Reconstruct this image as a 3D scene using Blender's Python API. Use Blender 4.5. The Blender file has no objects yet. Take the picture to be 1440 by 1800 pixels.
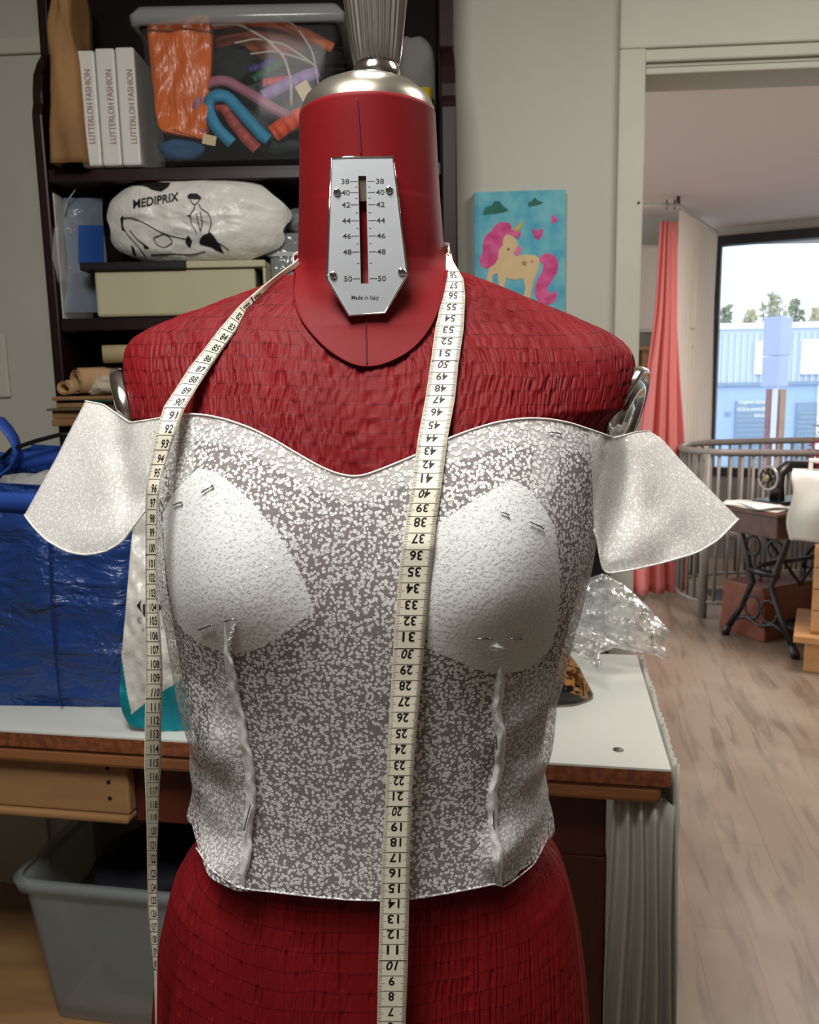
import bpy, bmesh, math, random
import numpy as np
from mathutils import Vector, Matrix

random.seed(7); np.random.seed(7)
S = bpy.context.scene
COL = S.collection
PI = math.pi

# ------------------------------------------------------------------ camera
F_PX, CAM_H = 1450.0, 1.42
_p, _r = math.radians(9.0), math.radians(1.1)
_d = np.array([0, math.cos(_p), -math.sin(_p)])
_r0 = np.array([1.0, 0, 0]); _u0 = np.array([0, math.sin(_p), math.cos(_p)])
CR = _r0*math.cos(_r) - _u0*math.sin(_r)
CU = _u0*math.cos(_r) + _r0*math.sin(_r)
CAM = np.array([0, 0, CAM_H])
cd = bpy.data.cameras.new('camera'); cam = bpy.data.objects.new('camera', cd); COL.objects.link(cam)
cam.matrix_world = Matrix(((CR[0], CU[0], -_d[0], 0), (CR[1], CU[1], -_d[1], 0), (CR[2], CU[2], -_d[2], CAM_H), (0, 0, 0, 1)))
cd.sensor_fit = 'HORIZONTAL'; cd.sensor_width = 36.0; cd.lens = 36.0*F_PX/1440.0
cd.clip_start = 0.02; cd.clip_end = 200
cd.dof.use_dof = True; cd.dof.focus_distance = 0.56; cd.dof.aperture_fstop = 24.0
S.camera = cam

# ------------------------------------------------------------------ world, light, exposure
S.view_settings.view_transform = 'Standard'; S.view_settings.look = 'None'
S.view_settings.gamma = 1.0; S.view_settings.use_curve_mapping = False
S.view_settings.exposure = 0.0
S.cycles.transparent_max_bounces = 24
S.cycles.max_bounces = 8
w = bpy.data.worlds.new('sky'); S.world = w; w.use_nodes = True
bg = w.node_tree.nodes['Background']
bg.inputs[0].default_value = (0.86, 0.93, 1.0, 1); bg.inputs[1].default_value = 2.9

def area(name, loc, target, size, power, color, sy=None):
    l = bpy.data.lights.new(name, 'AREA'); l.energy = power; l.color = color
    l.shape = 'RECTANGLE'; l.size = size; l.size_y = sy or size
    o = bpy.data.objects.new(name, l); COL.objects.link(o); o.location = loc
    o.rotation_euler = (Vector(target) - Vector(loc)).to_track_quat('-Z', 'Y').to_euler()
    return o
area('ceiling_lamp_light', (-0.22, 0.12, 2.32), (-0.05, 0.60, 1.2), 0.40, 22, (1.0, 0.975, 0.93))
area('room_lamp_light', (0.95, 0.9, 2.42), (0.95, 1.0, 0), 0.6, 11, (1.0, 0.96, 0.89))
area('rear_wall_fill_light', (0.4, -1.5, 2.42), (0.3, -2.4, 1.2), 0.6, 10, (1.0, 0.97, 0.92))  # added fill, bounced off the rear wall to brighten the chrome knob
area('shop_lamp_light', (2.1, 3.6, 2.42), (2.1, 3.7, 0), 1.0, 58, (1.0, 0.89, 0.84))

# ------------------------------------------------------------------ helpers
def ray(px, py): return _d + CR*(px-720.0)/F_PX - CU*(py-900.0)/F_PX
def at(px, py, Y):
    k = ray(px, py); return CAM + k*(Y/k[1])
def atz(px, py, z):
    k = ray(px, py); return CAM + k*((z-CAM_H)/k[2])
def proj(P):
    v = np.array(P, float)-CAM; z = v@_d
    return 720+F_PX*(v@CR)/z, 900-F_PX*(v@CU)/z
def c(r, g, b):
    f = lambda v: (v/255/12.92) if v/255 <= .04045 else ((v/255+.055)/1.055)**2.4
    return (f(r), f(g), f(b), 1.0)

class NT:
    def __init__(self, name):
        self.m = bpy.data.materials.new(name); self.m.use_nodes = True
        self.t = self.m.node_tree; self.b = self.t.nodes['Principled BSDF']; self.out = self.t.nodes['Material Output']
    def n(self, typ, **kw):
        nd = self.t.nodes.new(typ)
        for k, v in kw.items():
            if k.startswith('i_'):
                key = k[2:]; key = int(key) if key.isdigit() else key.replace('_', ' ')
                nd.inputs[key].default_value = v
            else: setattr(nd, k, v)
        return nd
    def l(self, a, b): self.t.links.new(a, b)
    def math(self, op, a, b=None, clamp=False):
        nd = self.n('ShaderNodeMath', operation=op); nd.use_clamp = clamp
        for i, v in enumerate((a, b)):
            if v is None: continue
            if isinstance(v, (int, float)): nd.inputs[i].default_value = v
            else: self.l(v, nd.inputs[i])
        return nd.outputs[0]
    def step(self, v, lo, hi):
        nd = self.n('ShaderNodeMapRange'); nd.interpolation_type = 'SMOOTHSTEP'
        self.l(v, nd.inputs[0]); nd.inputs[1].default_value = lo; nd.inputs[2].default_value = hi
        return nd.outputs[0]
    def mix(self, f, a, b):
        nd = self.n('ShaderNodeMix', data_type='RGBA')
        for i, v in ((0, f), (6, a), (7, b)):
            if isinstance(v, (int, float, tuple)): nd.inputs[i].default_value = v
            else: self.l(v, nd.inputs[i])
        return nd.outputs[2]

def mat(name, col, rough=.5, metal=0, spec=.4, noise=None, bump=None, col2=None, stretch=(1, 1, 1), coat=0):
    k = NT(name); b = k.b
    b.inputs['Base Color'].default_value = col; b.inputs['Roughness'].default_value = rough
    b.inputs['Metallic'].default_value = metal; b.inputs['Specular IOR Level'].default_value = spec
    b.inputs['Coat Weight'].default_value = coat
    if noise or bump:
        tc = k.n('ShaderNodeTexCoord'); mp = k.n('ShaderNodeMapping'); mp.inputs['Scale'].default_value = stretch
        k.l(tc.outputs['Object'], mp.inputs[0])
    if noise:
        nz = k.n('ShaderNodeTexNoise', i_Scale=noise[0], i_Detail=5.0); k.l(mp.outputs[0], nz.inputs['Vector'])
        a = noise[1]
        c2 = col2 or tuple(max(0, v*(1-a)) for v in col[:3])+(1,)
        k.l(k.mix(k.step(nz.outputs[0], .35, .65), col, c2), b.inputs['Base Color'])
    if bump:
        nz = k.n('ShaderNodeTexNoise', i_Scale=bump[0], i_Detail=4.0); k.l(mp.outputs[0], nz.inputs['Vector'])
        bp = k.n('ShaderNodeBump', i_Strength=bump[1], i_Distance=bump[2] if len(bump) > 2 else .004)
        k.l(nz.outputs[0], bp.inputs['Height']); k.l(bp.outputs[0], b.inputs['Normal'])
    return k.m

def clear(name, col=(.9, .92, .92, 1), diffuse=.12, gloss=.10, rough=.08, bump=None):
    """thin see-through plastic: clear film + a little milky body + sheen"""
    k = NT(name); k.t.nodes.remove(k.b)
    tr = k.n('ShaderNodeBsdfTransparent'); df = k.n('ShaderNodeBsdfDiffuse'); df.inputs[0].default_value = col
    gl = k.n('ShaderNodeBsdfAnisotropic'); gl.inputs['Roughness'].default_value = rough
    m1 = k.n('ShaderNodeMixShader'); m1.inputs[0].default_value = diffuse
    k.l(tr.outputs[0], m1.inputs[1]); k.l(df.outputs[0], m1.inputs[2])
    fr = k.n('ShaderNodeFresnel', i_IOR=1.45)
    m2 = k.n('ShaderNodeMixShader'); k.l(k.math('MULTIPLY', fr.outputs[0], gloss*10, True), m2.inputs[0])
    k.l(m1.outputs[0], m2.inputs[1]); k.l(gl.outputs[0], m2.inputs[2]); k.l(m2.outputs[0], k.out.inputs[0])
    if bump:
        tc = k.n('ShaderNodeTexCoord'); nz = k.n('ShaderNodeTexNoise', i_Scale=bump[0], i_Detail=3.0)
        k.l(tc.outputs['Object'], nz.inputs['Vector'])
        bp = k.n('ShaderNodeBump', i_Strength=bump[1], i_Distance=bump[2]); k.l(nz.outputs[0], bp.inputs['Height'])
        k.l(bp.outputs[0], gl.inputs['Normal'])
    return k.m

ORG = {}
def tag(o, label=None, cat=None, group=None, kind=None):
    if label: o['label'] = label
    if cat: o['category'] = cat
    if group: o['group'] = group
    if kind: o['kind'] = kind
    return o
def thing(name, label, cat, loc, group=None):
    o = bpy.data.objects.new(name, None); COL.objects.link(o); o.location = tuple(loc)
    o.empty_display_size = .05; ORG[o.name] = np.array(loc, float)
    return tag(o, label, cat, group)

class MB:
    """collects shapes, then links them as ONE mesh object"""
    def __init__(self): self.v = []; self.f = []; self.m = []; self.uv = None
    def add(self, vs, fs, mi=0):
        b = len(self.v); self.v.extend([tuple(map(float, x)) for x in vs])
        self.f.extend([tuple(i+b for i in f) for f in fs]); self.m.extend([mi]*len(fs)); return self
    def box(self, x0, x1, y0, y1, z0, z1, mi=0, fr=None):
        vs = [(x, y, z) for z in (z0, z1) for y in (y0, y1) for x in (x0, x1)]
        if fr is not None: vs = [fr(*q) for q in vs]
        return self.add(vs, [(0, 2, 3, 1), (4, 5, 7, 6), (0, 1, 5, 4), (2, 6, 7, 3), (0, 4, 6, 2), (1, 3, 7, 5)], mi)
    def grid(self, P, close_u=False, close_v=False, mi=0):
        P = np.asarray(P, float); n, m = P.shape[:2]
        idx = np.arange(n*m).reshape(n, m)
        a = idx if not close_u else np.vstack([idx, idx[:1]])
        a = a if not close_v else np.hstack([a, a[:, :1]])
        q = np.stack([a[:-1, :-1], a[:-1, 1:], a[1:, 1:], a[1:, :-1]], -1).reshape(-1, 4)
        return self.add(P.reshape(-1, 3), q.tolist(), mi)
    def tube(self, pts, r, n=8, mi=0, cap=True, flat=None):
        pts = [np.array(q, float) for q in pts]; rs = r if hasattr(r, '__len__') else [r]*len(pts)
        rings = []; up = None
        for i, q in enumerate(pts):
            t = pts[min(i+1, len(pts)-1)] - pts[max(i-1, 0)]; t = t/(np.linalg.norm(t)+1e-12)
            if up is None:
                up = np.array([0, 0, 1.]) if abs(t[2]) < .9 else np.array([1., 0, 0])
            s = np.cross(t, up); s /= np.linalg.norm(s)+1e-12; up = np.cross(s, t)
            rings.append([q + rs[i]*(math.cos(a)*s + (flat or 1)*math.sin(a)*up) for a in np.linspace(0, 2*PI, n, endpoint=False)])
        b = len(self.v); self.grid(rings, close_v=True, mi=mi)
        if cap:
            self.f.append(tuple(b+i for i in range(n))[::-1]); self.f.append(tuple(b+(len(pts)-1)*n+i for i in range(n))); self.m += [mi, mi]
        return self
    def lathe(self, prof, cen, n=32, mi=0, sx=1, sy=1, axis=None, flute=None):
        """prof = [(r, h)], around +z at cen (or around the given axis)"""
        R = np.eye(3)
        if axis is not None:
            R = np.array(Vector((0, 0, 1)).rotation_difference(Vector(axis)).to_matrix())
        rings = []
        for (r, h) in prof:
            ring = []
            for i in range(n):
                a = 2*PI*i/n; rr = r
                if flute: rr = r*(1 + flute[1]*math.cos(flute[0]*a))
                ring.append(np.array(cen) + R @ np.array([rr*math.cos(a)*sx, rr*math.sin(a)*sy, h]))
            rings.append(ring)
        return self.grid(rings, close_v=True, mi=mi)
    def prism(self, poly, depth, fr, mi=0):
        """poly in (a, b), extruded 0..depth along the third axis; fr(a, b, t) -> xyz"""
        n = len(poly); vs = [fr(a, b, 0) for a, b in poly] + [fr(a, b, depth) for a, b in poly]
        fs = [tuple(range(n)), tuple(range(2*n-1, n-1, -1))] + [(i, i+n, (i+1) % n+n, (i+1) % n) for i in range(n)]
        return self.add(vs, fs, mi)
    def build(self, name, mats, parent=None, smooth=True, bevel=0, solid=0, soff=-1, sub=0, angle=None, uv=None):
        me = bpy.data.meshes.new(name)
        V = np.array(self.v, float)
        if parent is not None:
            org = ORG[parent.name]
        else:
            lo, hi = V.min(0), V.max(0); org = np.array([(lo[0]+hi[0])/2, (lo[1]+hi[1])/2, lo[2]])
        me.from_pydata((V-org).tolist(), [], self.f)
        if uv is not None:
            lay = me.uv_layers.new(name='UVMap'); li = np.empty(len(me.loops), int); me.loops.foreach_get('vertex_index', li)
            lay.data.foreach_set('uv', np.asarray(uv, float)[li].ravel())
        for m_ in (mats if isinstance(mats, (list, tuple)) else [mats]): me.materials.append(m_)
        me.polygons.foreach_set('material_index', self.m)
        me.validate(); me.update()
        if smooth:
            if angle: me.shade_smooth() if hasattr(me, 'shade_smooth') else None
            me.polygons.foreach_set('use_smooth', [True]*len(me.polygons))
            if angle and hasattr(me, 'set_sharp_from_angle'): me.set_sharp_from_angle(angle=angle)
        o = bpy.data.objects.new(name, me); COL.objects.link(o)
        ORG[o.name] = org
        if parent is None: o.location = org.tolist()
        else: o.parent = parent
        if bevel:
            b = o.modifiers.new('bevel', 'BEVEL'); b.width = bevel; b.segments = 2; b.limit_method = 'ANGLE'
        if solid:
            s = o.modifiers.new('solidify', 'SOLIDIFY'); s.thickness = solid; s.offset = soff
        if sub:
            s = o.modifiers.new('subdivision', 'SUBSURF'); s.levels = s.render_levels = sub
        return o

def frame(o, ex):
    """local frame: origin o, x axis ex (horizontal), y = left-hand normal, z up"""
    ex = np.array([ex[0], ex[1], 0.]); ex /= np.linalg.norm(ex); ey = np.array([-ex[1], ex[0], 0.]); o = np.array(o, float)
    return lambda x, y, z: o + ex*x + ey*y + np.array([0, 0, z])

_rng = np.random.RandomState(3)
def smooth1(n, seed, lo=-1, hi=1):
    """periodic smooth 1-D noise, value function of x (unit knots)"""
    v = np.random.RandomState(seed).uniform(lo, hi, n)
    def fn(x):
        x = np.asarray(x, float); i = np.floor(x).astype(int); t = x-i; t = t*t*(3-2*t)
        return v[i % n]*(1-t) + v[(i+1) % n]*t
    return fn
_lat = np.random.RandomState(5).uniform(-1, 1, (32, 32, 32))
def noise3(P):
    P = np.asarray(P, float); i = np.floor(P).astype(int); t = P-i; t = t*t*(3-2*t)
    r = 0
    for dx in (0, 1):
        for dy in (0, 1):
            for dz in (0, 1):
                wgt = (t[..., 0] if dx else 1-t[..., 0])*(t[..., 1] if dy else 1-t[..., 1])*(t[..., 2] if dz else 1-t[..., 2])
                r = r + wgt*_lat[(i[..., 0]+dx) % 32, (i[..., 1]+dy) % 32, (i[..., 2]+dz) % 32]
    return r

# lettering: glyph outlines turned into flat meshes, (width, verts2d, faces)
_TXT = {}
def text2d(s, bold=0.0, shear=0.0):
    key = (s, bold, shear)
    if key in _TXT: return _TXT[key]
    cu = bpy.data.curves.new('txt', 'FONT'); cu.body = s; cu.size = 1; cu.align_x = 'CENTER'; cu.align_y = 'CENTER'
    cu.resolution_u = 3; cu.offset = bold; cu.shear = shear; cu.fill_mode = 'FRONT'
    o = bpy.data.objects.new('txt', cu); COL.objects.link(o)
    dg = bpy.context.evaluated_depsgraph_get(); me = bpy.data.meshes.new_from_object(o.evaluated_get(dg))
    vs = np.array([v.co[:2] for v in me.vertices]) if len(me.vertices) else np.zeros((0, 2))
    fs = [tuple(p.vertices) for p in me.polygons]
    bpy.data.objects.remove(o); bpy.data.curves.remove(cu); bpy.data.meshes.remove(me)
    if len(vs): vs = vs - (vs.max(0)+vs.min(0))/2
    _TXT[key] = (vs, fs); return _TXT[key]
for _i in list(range(0, 151)): text2d(str(_i), .018)

# shared materials
M = {}
M['wall'] = mat('wall_paint', c(192, 190, 178), .8, noise=(3, .05), bump=(60, .12, .002))
M['trim'] = mat('trim_paint', c(200, 198, 184), .55, noise=(6, .04))
M['ceil'] = mat('ceiling_paint', c(222, 208, 200), .85)  # base colour includes the pink light reflected from the curtain
M['black'] = mat('black_plastic', c(14, 14, 15), .4)
M['ink'] = mat('black_ink', c(18, 17, 18), .6)
M['chrome'] = mat('chrome', (.82, .82, .80, 1), .12, 1)
M['steel'] = mat('pin_steel', (.25, .25, .25, 1), .3, 1)
M['white'] = mat('white_plastic', c(215, 214, 205), .4)
M['paper'] = mat('white_paper', c(222, 220, 212), .7)
M['darkwood'] = mat('dark_stained_wood', c(34, 15, 15), .4, noise=(14, .5), stretch=(1, 1, .12), spec=.3)
M['kraft'] = mat('kraft_paper', c(150, 112, 68), .75, noise=(8, .25), bump=(18, .5, .006))
M['chip'] = mat('chipboard_edge', c(140, 80, 46), .7, noise=(90, .45), bump=(120, .4, .002))
M['lumber'] = mat('pine_lumber', c(150, 98, 60), .55, noise=(24, .35), stretch=(.12, 1, 1))
M['pine'] = mat('pine_board', c(164, 126, 84), .5, noise=(18, .22), stretch=(.1, 1, 1.2))
M['redwood'] = mat('red_brown_wood', c(86, 38, 24), .5, noise=(20, .3), stretch=(1, 1, .1))
M['tabletop'] = mat('white_laminate', c(218, 222, 214), .35, noise=(4, .03))
# ================================================================== THE SETTING
def structure(o): o['kind'] = 'structure'; return o
def floor_mat():
    k = NT('plank_floor'); tc = k.n('ShaderNodeTexCoord'); mp = k.n('ShaderNodeMapping')
    mp.inputs['Rotation'].default_value = (0, 0, math.radians(-79)); k.l(tc.outputs['Object'], mp.inputs[0])
    br = k.n('ShaderNodeTexBrick', i_Scale=1.0); br.offset = .37
    br.inputs['Brick Width'].default_value = 1.15; br.inputs['Row Height'].default_value = .135
    br.inputs['Mortar Size'].default_value = .0012; br.inputs['Mortar Smooth'].default_value = .3; br.inputs['Bias'].default_value = 0
    br.inputs['Color1'].default_value = c(150, 133, 115); br.inputs['Color2'].default_value = c(132, 115, 98); br.inputs['Mortar'].default_value = c(118, 103, 88)
    k.l(mp.outputs[0], br.inputs['Vector'])
    m2 = k.n('ShaderNodeMapping'); m2.inputs['Scale'].default_value = (1.2, 9, 1); k.l(mp.outputs[0], m2.inputs[0])
    nz = k.n('ShaderNodeTexNoise', i_Scale=2.2, i_Detail=6.0, i_Distortion=.9); k.l(m2.outputs[0], nz.inputs['Vector'])
    col = k.mix(k.math('MULTIPLY', k.step(nz.outputs[0], .48, .70), .8), br.outputs[0], c(108, 94, 81))
    n3 = k.n('ShaderNodeTexNoise', i_Scale=2.6, i_Detail=3.0); k.l(mp.outputs[0], n3.inputs['Vector'])
    col = k.mix(k.math('MULTIPLY', k.step(n3.outputs[0], .45, .7), .4), col, c(170, 157, 140))
    k.l(col, k.b.inputs['Base Color']); k.b.inputs['Roughness'].default_value = .38; k.b.inputs['Specular IOR Level'].default_value = .35
    return k.m
structure(MB().box(-2.6, 5, -2.6, 7.2, -.05, 0).build('floor', floor_mat(), smooth=False))
structure(MB().box(-2.6, 5, -2.6, 7.2, 2.5, 2.56).build('ceiling', M['ceil'], smooth=False))
W = frame((0, 1.955, 0), (1, -.06))          # the wall behind the bookcase, with the doorway
structure(MB().box(-2.7, .525, 0, .12, 0, 2.5, fr=W).box(.525, 1.62, 0, .12, 2.085, 2.5, fr=W).box(1.62, 5, 0, .12, 0, 2.5, fr=W).build('wall_back', M['wall'], smooth=False))
structure(MB().box(-2.7, -2.6, -2.6, 2.2, 0, 2.5).build('wall_left', M['wall'], smooth=False))
structure(MB().box(-2.6, 5, -2.7, -2.6, 0, 2.5).build('wall_front', M['wall'], smooth=False))
structure(MB().box(5, 5.1, -2.6, 7.2, 0, 2.5).build('wall_right', M['wall'], smooth=False))
structure(MB().box(.474, .531, -.018, .0, 0, 2.118, fr=W).build('trim_1', M['trim'], smooth=False, bevel=.004))
structure(MB().box(.474, 1.68, -.018, .0, 2.118, 2.265, fr=W).box(.516, 1.62, -.012, .0, 2.092, 2.118, fr=W).build('trim_2', M['trim'], smooth=False, bevel=.004))
structure(MB().box(.5255, 1.62, .0, .118, 2.07, 2.0845, fr=W).build('trim_3', M['trim'], smooth=False, bevel=.003))
structure(MB().box(-2.6, -.70, -.012, 0, 2.165, 2.20, fr=W).build('trim_4', M['trim'], smooth=False, bevel=.004))
structure(MB().box(-2.6, -.962, -.014, 0, 0, 1.34, fr=W).build('trim_5', M['trim'], smooth=False, bevel=.004))
o = MB().box(-1.06, -.955, -.010, -.0005, 1.40, 1.55, fr=W).build('switch_plate', M['trim'], smooth=False, bevel=.004)
tag(o, 'pale grey wall plate cut off by the left photo edge, on the white wall', 'wall plate')
o = MB().lathe([(.0001, 0), (.003, 0), (.003, .002), (.0001, .003)], W(.527, -.0181, 1.80)-np.array([.006, 0, 0]), n=8, axis=(-.06, -1, 0)).build('screw', M['steel'])
tag(o, 'tiny dark screw in the left white door casing', 'screw')

# ------------------------------------------------------------------ the shop beyond the doorway
G = frame((2.32, 6.39, 0), (.89, -.45))      # window wall
dark_frame = mat('dark_window_frame', c(38, 36, 38), .5)
greyw = mat('grey_wall', c(120, 112, 106), .7, noise=(5, .1))
structure(MB().box(-.3, 3.0, 0, .12, 0, .66, fr=G).build('wall_window', greyw, smooth=False))
structure(MB().box(-.3, 3.0, 0, .12, 2.44, 2.5, fr=G).box(-.3, .0, 0, .12, .66, 2.44, fr=G).build('wall_window_top', M['wall'], smooth=False))
wf = MB().box(0, 3.0, -.03, .08, 2.37, 2.44, fr=G).box(0, .05, -.03, .08, .66, 2.37, fr=G).box(2.9, 3.0, -.03, .08, .66, 2.37, fr=G).box(.05, 2.9, -.03, .08, .66, .72, fr=G).build('window_1', dark_frame, smooth=False, bevel=.004)
structure(wf)
k = NT('window_glass'); k.t.nodes.remove(k.b)
tr = k.n('ShaderNodeBsdfTransparent'); tr.inputs[0].default_value = (.94, .97, .98, 1); gl = k.n('ShaderNodeBsdfAnisotropic'); gl.inputs['Roughness'].default_value = .02
mx = k.n('ShaderNodeMixShader'); mx.inputs[0].default_value = .05
k.l(tr.outputs[0], mx.inputs[1]); k.l(gl.outputs[0], mx.inputs[2]); k.l(mx.outputs[0], k.out.inputs[0])
MB().box(.05, 2.9, .02, .026, .72, 2.37, fr=G).build('window_pane', k.m, wf, smooth=False)
structure(MB().box(.4, 1.96, 5.95, 6.05, 0, 2.5).build('wall_shop', M['wall'], smooth=False))
structure(MB().box(1.95, 3.6, 4.85, 5.4, .0005, .002).build('floor_stairwell', mat('stairwell_floor', c(74, 76, 80), .6, noise=(6, .3)), smooth=False))

# white cupboard behind the pink curtain
t = thing('wall_cupboard', 'white wall cupboard behind the left edge of the pink curtain', 'cupboard', (1.68, 5.85, 1.72))
MB().box(1.40, 1.95, 5.66, 5.949, 1.72, 2.28).build('body', M['white'], t, smooth=False, bevel=.004)
MB().box(1.41, 1.94, 5.64, 5.659, 1.735, 2.265).build('door', mat('cupboard_door', c(206, 200, 190), .5), t, smooth=False, bevel=.004)
t = thing('wall_shelf', 'beige wooden wall shelf under the white cupboard', 'shelf', (1.68, 5.85, 1.52))
MB().box(1.40, 1.95, 5.70, 5.949, 1.60, 1.625).build('board', M['pine'], t, smooth=False, bevel=.003)
for x in (1.50, 1.62): MB().box(x, x+.03, 5.74, 5.949, 1.45, 1.60).build('bracket', M['pine'], t, smooth=False, bevel=.003)

# pink curtain
def cloth_mat(name, col, rough=.8, sheen=.3, trans=.25, weave=900):
    k = NT(name); k.b.inputs['Base Color'].default_value = col; k.b.inputs['Roughness'].default_value = rough
    k.b.inputs['Sheen Weight'].default_value = sheen; k.b.inputs['Specular IOR Level'].default_value = .2
    tl = k.n('ShaderNodeBsdfTranslucent'); tl.inputs[0].default_value = col
    mx = k.n('ShaderNodeMixShader'); mx.inputs[0].default_value = trans
    k.l(k.b.outputs[0], mx.inputs[1]); k.l(tl.outputs[0], mx.inputs[2]); k.l(mx.outputs[0], k.out.inputs[0])
    return k.m
pink = cloth_mat('pink_satin', c(240, 150, 144), .45, .2, .35)
P = []
for z in np.linspace(.04, 2.34, 40):
    zz = np.clip((z-.04)/2.3, 0, 1)
    pyz = np.interp(z, [.04, 1.0, 1.75, 2.34], [1060, 778, 520, 368])
    xl = np.interp(pyz, [368, 500, 640, 800, 1060], [1160, 1151, 1136, 1122, 1109]); xr = np.interp(pyz, [368, 500, 640, 800, 1060], [1192, 1194, 1197, 1203, 1209])
    A = at(xl, pyz, 5.15); B = at(xr, pyz, 5.22)
    row = []
    for s in np.linspace(0, 1, 70):
        q = A+(B-A)*s; ph = s*2*PI*3.6 + .6*math.sin(2.1*z)
        row.append((q[0]+.012*math.cos(ph), q[1]+(.028+.02*(1-zz))*math.sin(ph)+.01*math.sin(2.3*ph), z))
    P.append(row)
t = thing('pink_curtain', 'long salmon pink satin curtain gathered beside the shop window', 'curtain', (1.62, 5.2, 0))
MB().grid(P).build('curtain_panel', pink, t, solid=.004)
for hx_ in (1172, 1186): MB().tube([at(hx_, 368, 5.2), at(hx_, 360, 5.2)+np.array([0, 0, .03])], .006, 6).build('hook', M['steel'], t)
sheer = clear('sheer_curtain_fabric', c(236, 226, 214), .88, .0, .6)
P = []
for z in np.linspace(.05, 2.43, 12):
    row = []
    for s in np.linspace(0, 1, 120):
        q = np.array([1.70, 5.30])+np.array([.60, 1.0])*s
        ph = s*2*PI*11
        row.append((q[0]+.018*math.sin(ph)+.01*math.sin(z*2+ph), q[1]-.012*math.cos(ph), z+.05*0))
    P.append(row)
t = thing('sheer_curtain', 'white translucent curtain between the pink curtain and the window', 'curtain', (2.0, 5.8, 0))
MB().grid(P).build('curtain_panel', sheer, t)
t = thing('curtain_rail', 'thin curtain rail under the shop ceiling', 'curtain rail', (1.9, 5.6, 2.41))
MB().tube([(1.36, 5.245, 2.45), (1.66, 5.235, 2.45), (1.71, 5.30, 2.45), (2.30, 6.29, 2.45)], .009, 8).build('rail', M['trim'], t)
MB().tube([(1.675, 5.26, 2.45), (1.675, 5.26, 2.50)], .012, 8).build('ceiling_mount', mat('brown_metal', c(80, 55, 48), .5), t)

# railing round the stairwell
grey = mat('grey_railing_paint', c(132, 126, 118), .4, noise=(12, .12))
def rail_path(z):
    return [(3.5, 5.00, z-.05), (2.8, 4.92, z-.04), (2.3, 4.78, z-.02), (1.95, 4.70, z-.005), (1.78, 4.68, z), (1.69, 4.76, z), (1.655, 4.93, z), (1.68, 5.10, z), (1.76, 5.27, z), (1.95, 5.42, z), (2.4, 5.47, z), (3.5, 5.45, z)]
def resample(pts, n):
    p = np.array(pts, float); d = np.r_[0, np.cumsum(np.linalg.norm(np.diff(p, axis=0), axis=1))]
    s = np.linspace(0, d[-1], n); return np.stack([np.interp(s, d, p[:, i]) for i in range(3)], 1)
def smoothp(p, it=6):
    p = np.array(p, float)
    for _ in range(it): p[1:-1] = (p[:-2]+2*p[1:-1]+p[2:])/4
    return p
rp = smoothp(resample(rail_path(.985), 120), 8)
ipost = min(range(60), key=lambda i: abs(proj(rp[i])[0]-1247)); ipost -= ipost % 2
t = thing('stair_railing', 'grey tubular stair railing with upright bars by the shop window', 'railing', (2.3, 4.7, 0))
MB().tube(rp, .021, 10).build('handrail', grey, t)
MB().tube([(q[0], q[1], .10) for q in rp], .013, 8).build('bottom_rail', grey, t)
mb_n = 0
for i in range(2, 119, 2):
    q = rp[i]; big = i == ipost
    MB().tube([(q[0], q[1], .0 if big else .09), (q[0], q[1], q[2]-.01)], .028 if big else .010, 8).build('post' if big else 'baluster', grey, t)
t2 = thing('paper_tag', 'small grey tag hanging from the railing on a black loop', 'tag', (rp[ipost+1][0], rp[ipost+1][1]-.03, .85))
qq = rp[ipost+1]
MB().box(qq[0]-.03, qq[0]+.02, qq[1]-.036, qq[1]-.033, .84, .93).build('card', grey, t2, smooth=False)
MB().tube([(qq[0]-.005, qq[1]-.034, .93), (qq[0], qq[1]-.026, .985), (qq[0], qq[1]+.0, 1.011), (qq[0]+.003, qq[1]+.026, .985)], .003, 6).build('loop', M['black'], t2)

# ------------------------------------------------------------------ treadle sewing table
T = frame((1.837, 4.2, 0), (.904, .427))
iron = mat('black_cast_iron', c(16, 15, 16), .35, spec=.5)
tablew = mat('old_table_wood', c(92, 54, 34), .4, noise=(20, .4), stretch=(.15, 1, 1))
t = thing('treadle_sewing_table', 'antique treadle sewing table with black cast iron legs beside the railing', 'sewing table', T(.3, 0, 0))
MB().box(-.17, .80, -.22, .22, .73, .75, fr=T).build('table_top', tablew, t, smooth=False, bevel=.005)
MB().box(-.13, .02, -.19, .19, .615, .729, fr=T).build('drawer', tablew, t, smooth=False, bevel=.006)
def side_frame(x):
    m = MB()
    for s in (1, -1):
        m.tube([T(x, s*.12, .725), T(x, s*.15, .60), T(x, s*.10, .46), T(x, s*.06, .34), T(x, s*.13, .18), T(x, s*.215, .045)], [.016, .015, .017, .017, .014, .018], 8)
        m.tube([T(x, s*.23, .0), T(x, s*.225, .03), T(x, s*.20, .07)], [.022, .024, .016], 8)
        m.tube([T(x, s*(.055+.05*math.cos(a)), .20+.06*math.sin(a)) for a in np.linspace(0, 2*PI, 18)], .007, 6)
        m.tube([T(x, s*(.07+.045*math.cos(a)), .53+.05*math.sin(a)) for a in np.linspace(0, 2*PI, 18)], .008, 6)
    m.tube([T(x, -.15, .60), T(x, 0, .66), T(x, .15, .60)], .012, 8)
    m.tube([T(x, -.19, .10), T(x, -.09, .14), T(x, 0, .11), T(x, .09, .14), T(x, .19, .10)], .010, 8)
    m.tube([T(x, -.09, .40), T(x, .09, .40)], .02, 8)
    return m
for x in (0, .58): side_frame(x).build('side_frame', iron, t)
m = MB(); m.tube([T(0, .03, .43), T(.58, .03, .43)], .012, 8); m.tube([T(0, -.03, .12), T(.58, -.03, .12)], .012, 8)
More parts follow.
